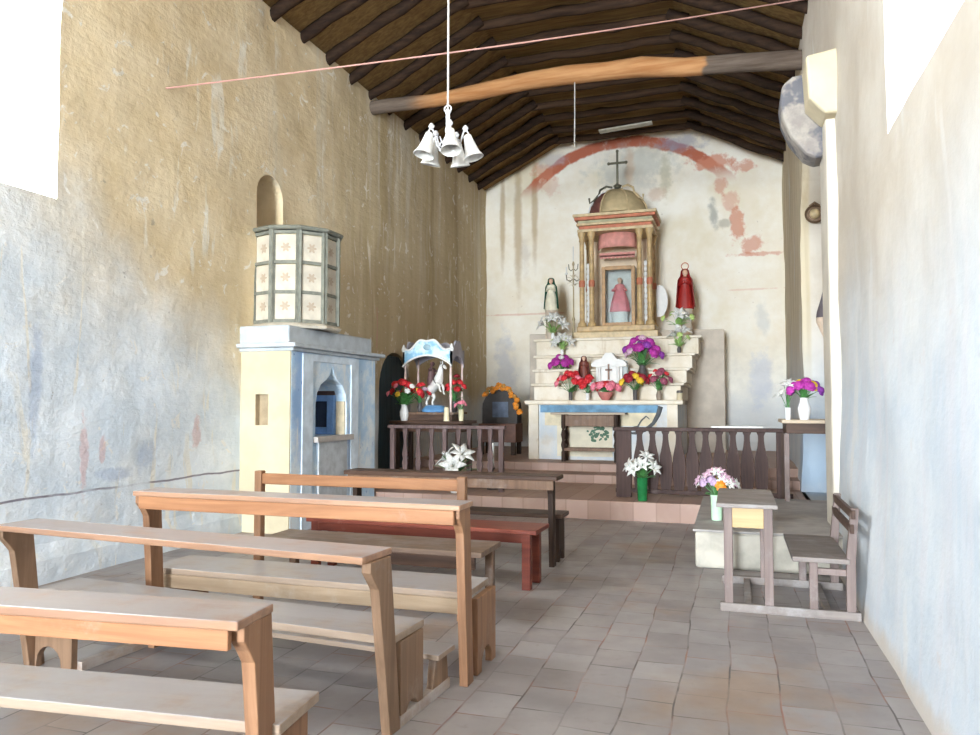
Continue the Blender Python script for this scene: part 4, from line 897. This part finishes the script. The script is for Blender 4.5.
# dark arched chest with garland in the corner
t = thing('arched_cabinet', 'dark arch-topped cabinet with a brown chest front in the left back corner', 'cabinet', (-4.32, 14.0, .5), 0)
m = MB(); m.prism(arch_poly(-.38, .34, .3, .9, 12), 1, .0, .32); m.build('body', simple('black-brown boards', (.035, .028, .025), .6, .3), t, bevel=.008)
MB().box(-.16, .16, -.012, .0, .72, 1.02).build('picture', simple('dim blue picture', (.07, .10, .16), .4, .3), t)
MB().box(-.40, .36, -.18, .32, .24, .60).build('chest', simple('red-brown chest wood', (.13, .05, .028), .5, .3), t, bevel=.01)
for x in (-.34, .3):
    for y in (-.14, .26): MB().box(x - .04, x + .04, y - .04, y + .04, 0, .24).build('leg', M_dkV, t, bevel=.004)
t = thing('garland', 'orange dried-flower garland draped over the right shoulder of the dark arched cabinet', 'garland', (-4.32, 13.96, .5), 0)
R1 = random.Random(5); srcb = bloom('rose', 'orange petals', COL['orange petals'], .055); srcc = bloom('rose', 'dull amber petals', (.50, .24, .05), .05)
pth = [(-.28, 1.16), (-.18, 1.25), (-.06, 1.31), (.06, 1.31), (.17, 1.25), (.26, 1.16), (.32, 1.05), (.36, .93), (.38, .82)]
MB().tube([(x, -.02, z) for x, z in pth], .015, 6).build('twine', Mlf, t, smooth=True)
for (x, z) in pth:
    for k in range(3):
        o = bpy.data.objects.new('bloom', srcb if R1.random() < .55 else srcc); C.objects.link(o); o.parent = t
        o.location = (x + R1.uniform(-.05, .05), -.05 + R1.uniform(-.03, .02), z + R1.uniform(-.04, .04)); o.rotation_euler = (1.3 + R1.uniform(-.5, .5), R1.uniform(-.6, .6), 0)

# ------------------------------------------------------------------ recess on the right
t = thing('recess_table', 'tall narrow wooden table with pale top in the right wall recess', 'table', (.86, 9.75, .24), 0)
MB().box(-.32, .34, -.3, .5, 1.02, 1.06).build('table_top', wood('pale recess table top', (.62, .52, .40), (.45, .35, .25), None, 0, .5), t, bevel=.006)
MB().box(-.27, .30, -.26, .46, .90, 1.02).build('apron', M_dkw, t, bevel=.004)
for x, y in ((-.27, -.25), (.28, -.25), (-.27, .44), (.28, .44)): MB().box(x - .028, x + .028, y - .028, y + .028, 0, .90).build('leg', M_greyV if y < 0 else M_dkV, t, bevel=.005)
bouquet('white vase with magenta and yellow flowers on the recess table at the right', (.80, 9.62, 1.30), 'vase', Vw, 1.0, .2, .2, [('rose', 'magenta petals', .075, 7), ('rose', 'yellow petals', .08, 4), ('rose', 'purple petals', .07, 4)], 8, 30)
bouquet('tall white lilies in a slim vase, left of the magenta flowers on the recess table', (.62, 9.62, 1.30), 'straight', Vw, .55, .42, .10, [('lily', 'white petals', .07, 5)], 4, 31, ll=.5)
def sconce(label, loc, sz):
    t = thing('wall_ornament', label, 'ornament', loc, 0)
    T = Matrix.Rotation(PI / 2, 4, 'X')
    MB().lathe([(.001, 0), (1 * sz, 0), (1.05 * sz, .03), (.86 * sz, .055), (.8 * sz, .03), (.001, .03)], (0, 0, 0), 22, M=T).build('rim', simple('dark brass', (.20, .13, .08), .4, .2, 10, .5), t, smooth=True)
    MB().ball((0, -.04, 0), (.55 * sz, .07, .55 * sz), 14).build('boss', simple('dull gold boss', (.55, .42, .24), .4, .2), t, smooth=True)
    m = MB(); m.tube([(-.5 * sz, -.01, .9 * sz), (0, -.03, 1.25 * sz), (.5 * sz, -.01, .9 * sz)], .02, 6); m.build('crest', simple('dark brass', (.2, .13, .08), .4, .2, 10, .5), t, smooth=True)
sconce('round brass ornament high on the white jamb of the right wall recess', (1.14, 11.47, 4.18), .13)
t = thing('wall_bracket', 'small dark pointed bracket halfway up the white jamb of the right wall recess', 'bracket', (1.22, 11.47, 2.68), 0)
MB().lathe([(.001, -.26), (.05, -.14), (.09, -.04), (.09, .02), (.001, .02)], (0, -.02, 0), 12, sy=.8).build('corbel', simple('tan bracket', (.62, .48, .36), .7), t, smooth=True)
MB().lathe([(.09, .02), (.08, .1), (.05, .2), (.015, .32), (.002, .38)], (0, -.02, 0), 12, sy=.8).build('figurine', simple('dark figurine', (.10, .08, .09), .6), t, smooth=True)

# ------------------------------------------------------------------ chandelier
t = thing('chandelier', 'white five-armed chandelier with bell-shaped glass shades hanging on a cord', 'chandelier', (-1.98, 5.1, 3.43), 0); t.scale = (.88, .88, .88)
Mch = simple('white enamel metal', (.52, .52, .53), .3, .05)
MB().tube([(0, 0, .25), (.004, 0, 2.0), (0, 0, 4.58)], .009, 8).build('cord', simple('white cord', (.45, .41, .38), .7), t, smooth=True)
MB().lathe([(.004, -.13), (.018, -.12), (.024, -.10), (.012, -.08), (.035, -.05), (.045, -.02), (.032, .03), (.016, .06), (.024, .10), (.016, .13), (.018, .24), (.03, .26), (.01, .28)], (0, 0, 0), 16).build('stem', Mch, t, smooth=True)
m = MB(); m.tube([(.03 * math.cos(a), 0, .28 + .03 * math.sin(a)) for a in [2 * PI * i / 12 for i in range(13)]], .006, 6); m.build('hook', Mch, t, smooth=True)
def shade_mat():
    t = NT('milky glass', .35); t.b.inputs['Subsurface Weight'].default_value = .3; t.b.inputs['Subsurface Radius'].default_value = (.05, .05, .05)
    return t.col(t.mix(t.rng(t.noise(20, 3), .4, .6), (.50, .485, .45), (.58, .57, .54)))
Msh = shade_mat(); srcs = None
for k in range(5):
    T = Matrix.Rotation(math.radians(-62 + 72 * k), 4, 'Z')
    if srcs is None:
        m = MB(); m.tube([(.03, 0, -.05), (.06, 0, -.08), (.10, 0, -.05), (.12, 0, 0.03), (.135, 0, .075), (.16, 0, .085), (.175, 0, .06), (.176, 0, .03)], .0075, 8)
        m.tube([(.08, 0, -.05), (.055, 0, -.01), (.075, 0, .03), (.1, 0, .01), (.085, 0, -.02)], .006, 6)
        m.lathe([(.018, 0), (.026, .02), (.01, .045)], (.15, 0, .085), 10)
        a1 = m.build('arm', Mch, t, smooth=True); a1.matrix_local = T
        m = MB(); m.lathe([(.02, .05), (.034, .04), (.04, 0), (.052, -.06), (.064, -.11), (.088, -.155), (.084, -.157), (.059, -.11), (.047, -.06), (.034, 0), (.012, .03)], (0, 0, 0), 22)
        s1 = m.build('shade', Msh, a1, smooth=True); s1.matrix_local = Matrix.Translation((.177, 0, .0)) @ Matrix.Rotation(-.28, 4, 'Y')
        c1 = MB().ball((.185, 0, -.05), (.022, .022, .035), 10).build('bulb', Msh, a1, smooth=True)
        srcs = (a1, s1, c1)
    else:
        c = copy_child(srcs[0], t, T); copy_child(srcs[1], c); copy_child(srcs[2], c)

# ------------------------------------------------------------------ light: bright hazy sky through the two windows, the enlarged door and an added upper window
W = bpy.data.worlds.new('World'); bpy.context.scene.world = W; W.use_nodes = True
n = W.node_tree.nodes; l = W.node_tree.links; bg = n['Background']
tc = n.new('ShaderNodeTexCoord'); sp = n.new('ShaderNodeSeparateXYZ'); l.new(tc.outputs['Generated'], sp.inputs[0])
mr = n.new('ShaderNodeMapRange'); mr.inputs[1].default_value = -.9; mr.inputs[2].default_value = .6; l.new(sp.outputs[0], mr.inputs[0])
mr.inputs[3].default_value = 34; mr.inputs[4].default_value = 11
mb_ = n.new('ShaderNodeMapRange'); mb_.inputs[1].default_value = -.5; mb_.inputs[2].default_value = -.95; mb_.inputs[3].default_value = 0; mb_.inputs[4].default_value = 100; l.new(sp.outputs[1], mb_.inputs[0])
ad = n.new('ShaderNodeMath'); ad.operation = 'ADD'; l.new(mr.outputs[0], ad.inputs[0]); l.new(mb_.outputs[0], ad.inputs[1]); l.new(ad.outputs[0], bg.inputs['Strength'])
bg.inputs['Color'].default_value = (.86, .94, 1.0, 1)
def portal(name, loc, rot, sx, sy):
    d = bpy.data.lights.new(name, 'AREA'); d.shape = 'RECTANGLE'; d.size = sx; d.size_y = sy; d.cycles.is_portal = True
    o = bpy.data.objects.new(name, d); C.objects.link(o); o.location = loc; o.rotation_euler = rot
portal('window_light', (-6.4, 3.92, 4.3), (0, -PI / 2, 0), 2.1, 2.05)
portal('window_light', (2.35, 3.99, 4.25), (0, PI / 2, 0), 2.2, 2.18)
portal('door_light', (-2.3, YF - .52, 2.25), (PI / 2, 0, 0), 3.8, 4.7)
portal('window_light', (-2.3, YF - .52, 6.05), (PI / 2, 0, 0), 2.6, 2.2)  # portal of the added window over the door
# ------------------------------------------------------------------ camera
cd = bpy.data.cameras.new('camera'); cam = bpy.data.objects.new('camera', cd); C.objects.link(cam)
cam.location = (0, 0, 1.5); cam.rotation_euler = (math.radians(92.7), 0, math.radians(17.95)); cd.sensor_width = 36; cd.lens = 750 / 980 * 36; cd.clip_start = .05
S_ = bpy.context.scene; S_.camera = cam
S_.view_settings.view_transform = 'Standard'; S_.view_settings.look = 'None'; S_.view_settings.exposure = 0; S_.view_settings.gamma = 1
S_.cycles.use_denoising = True; S_.cycles.max_bounces = 14; S_.cycles.diffuse_bounces = 9; S_.cycles.glossy_bounces = 4; S_.cycles.caustics_reflective = False; S_.cycles.caustics_refractive = False
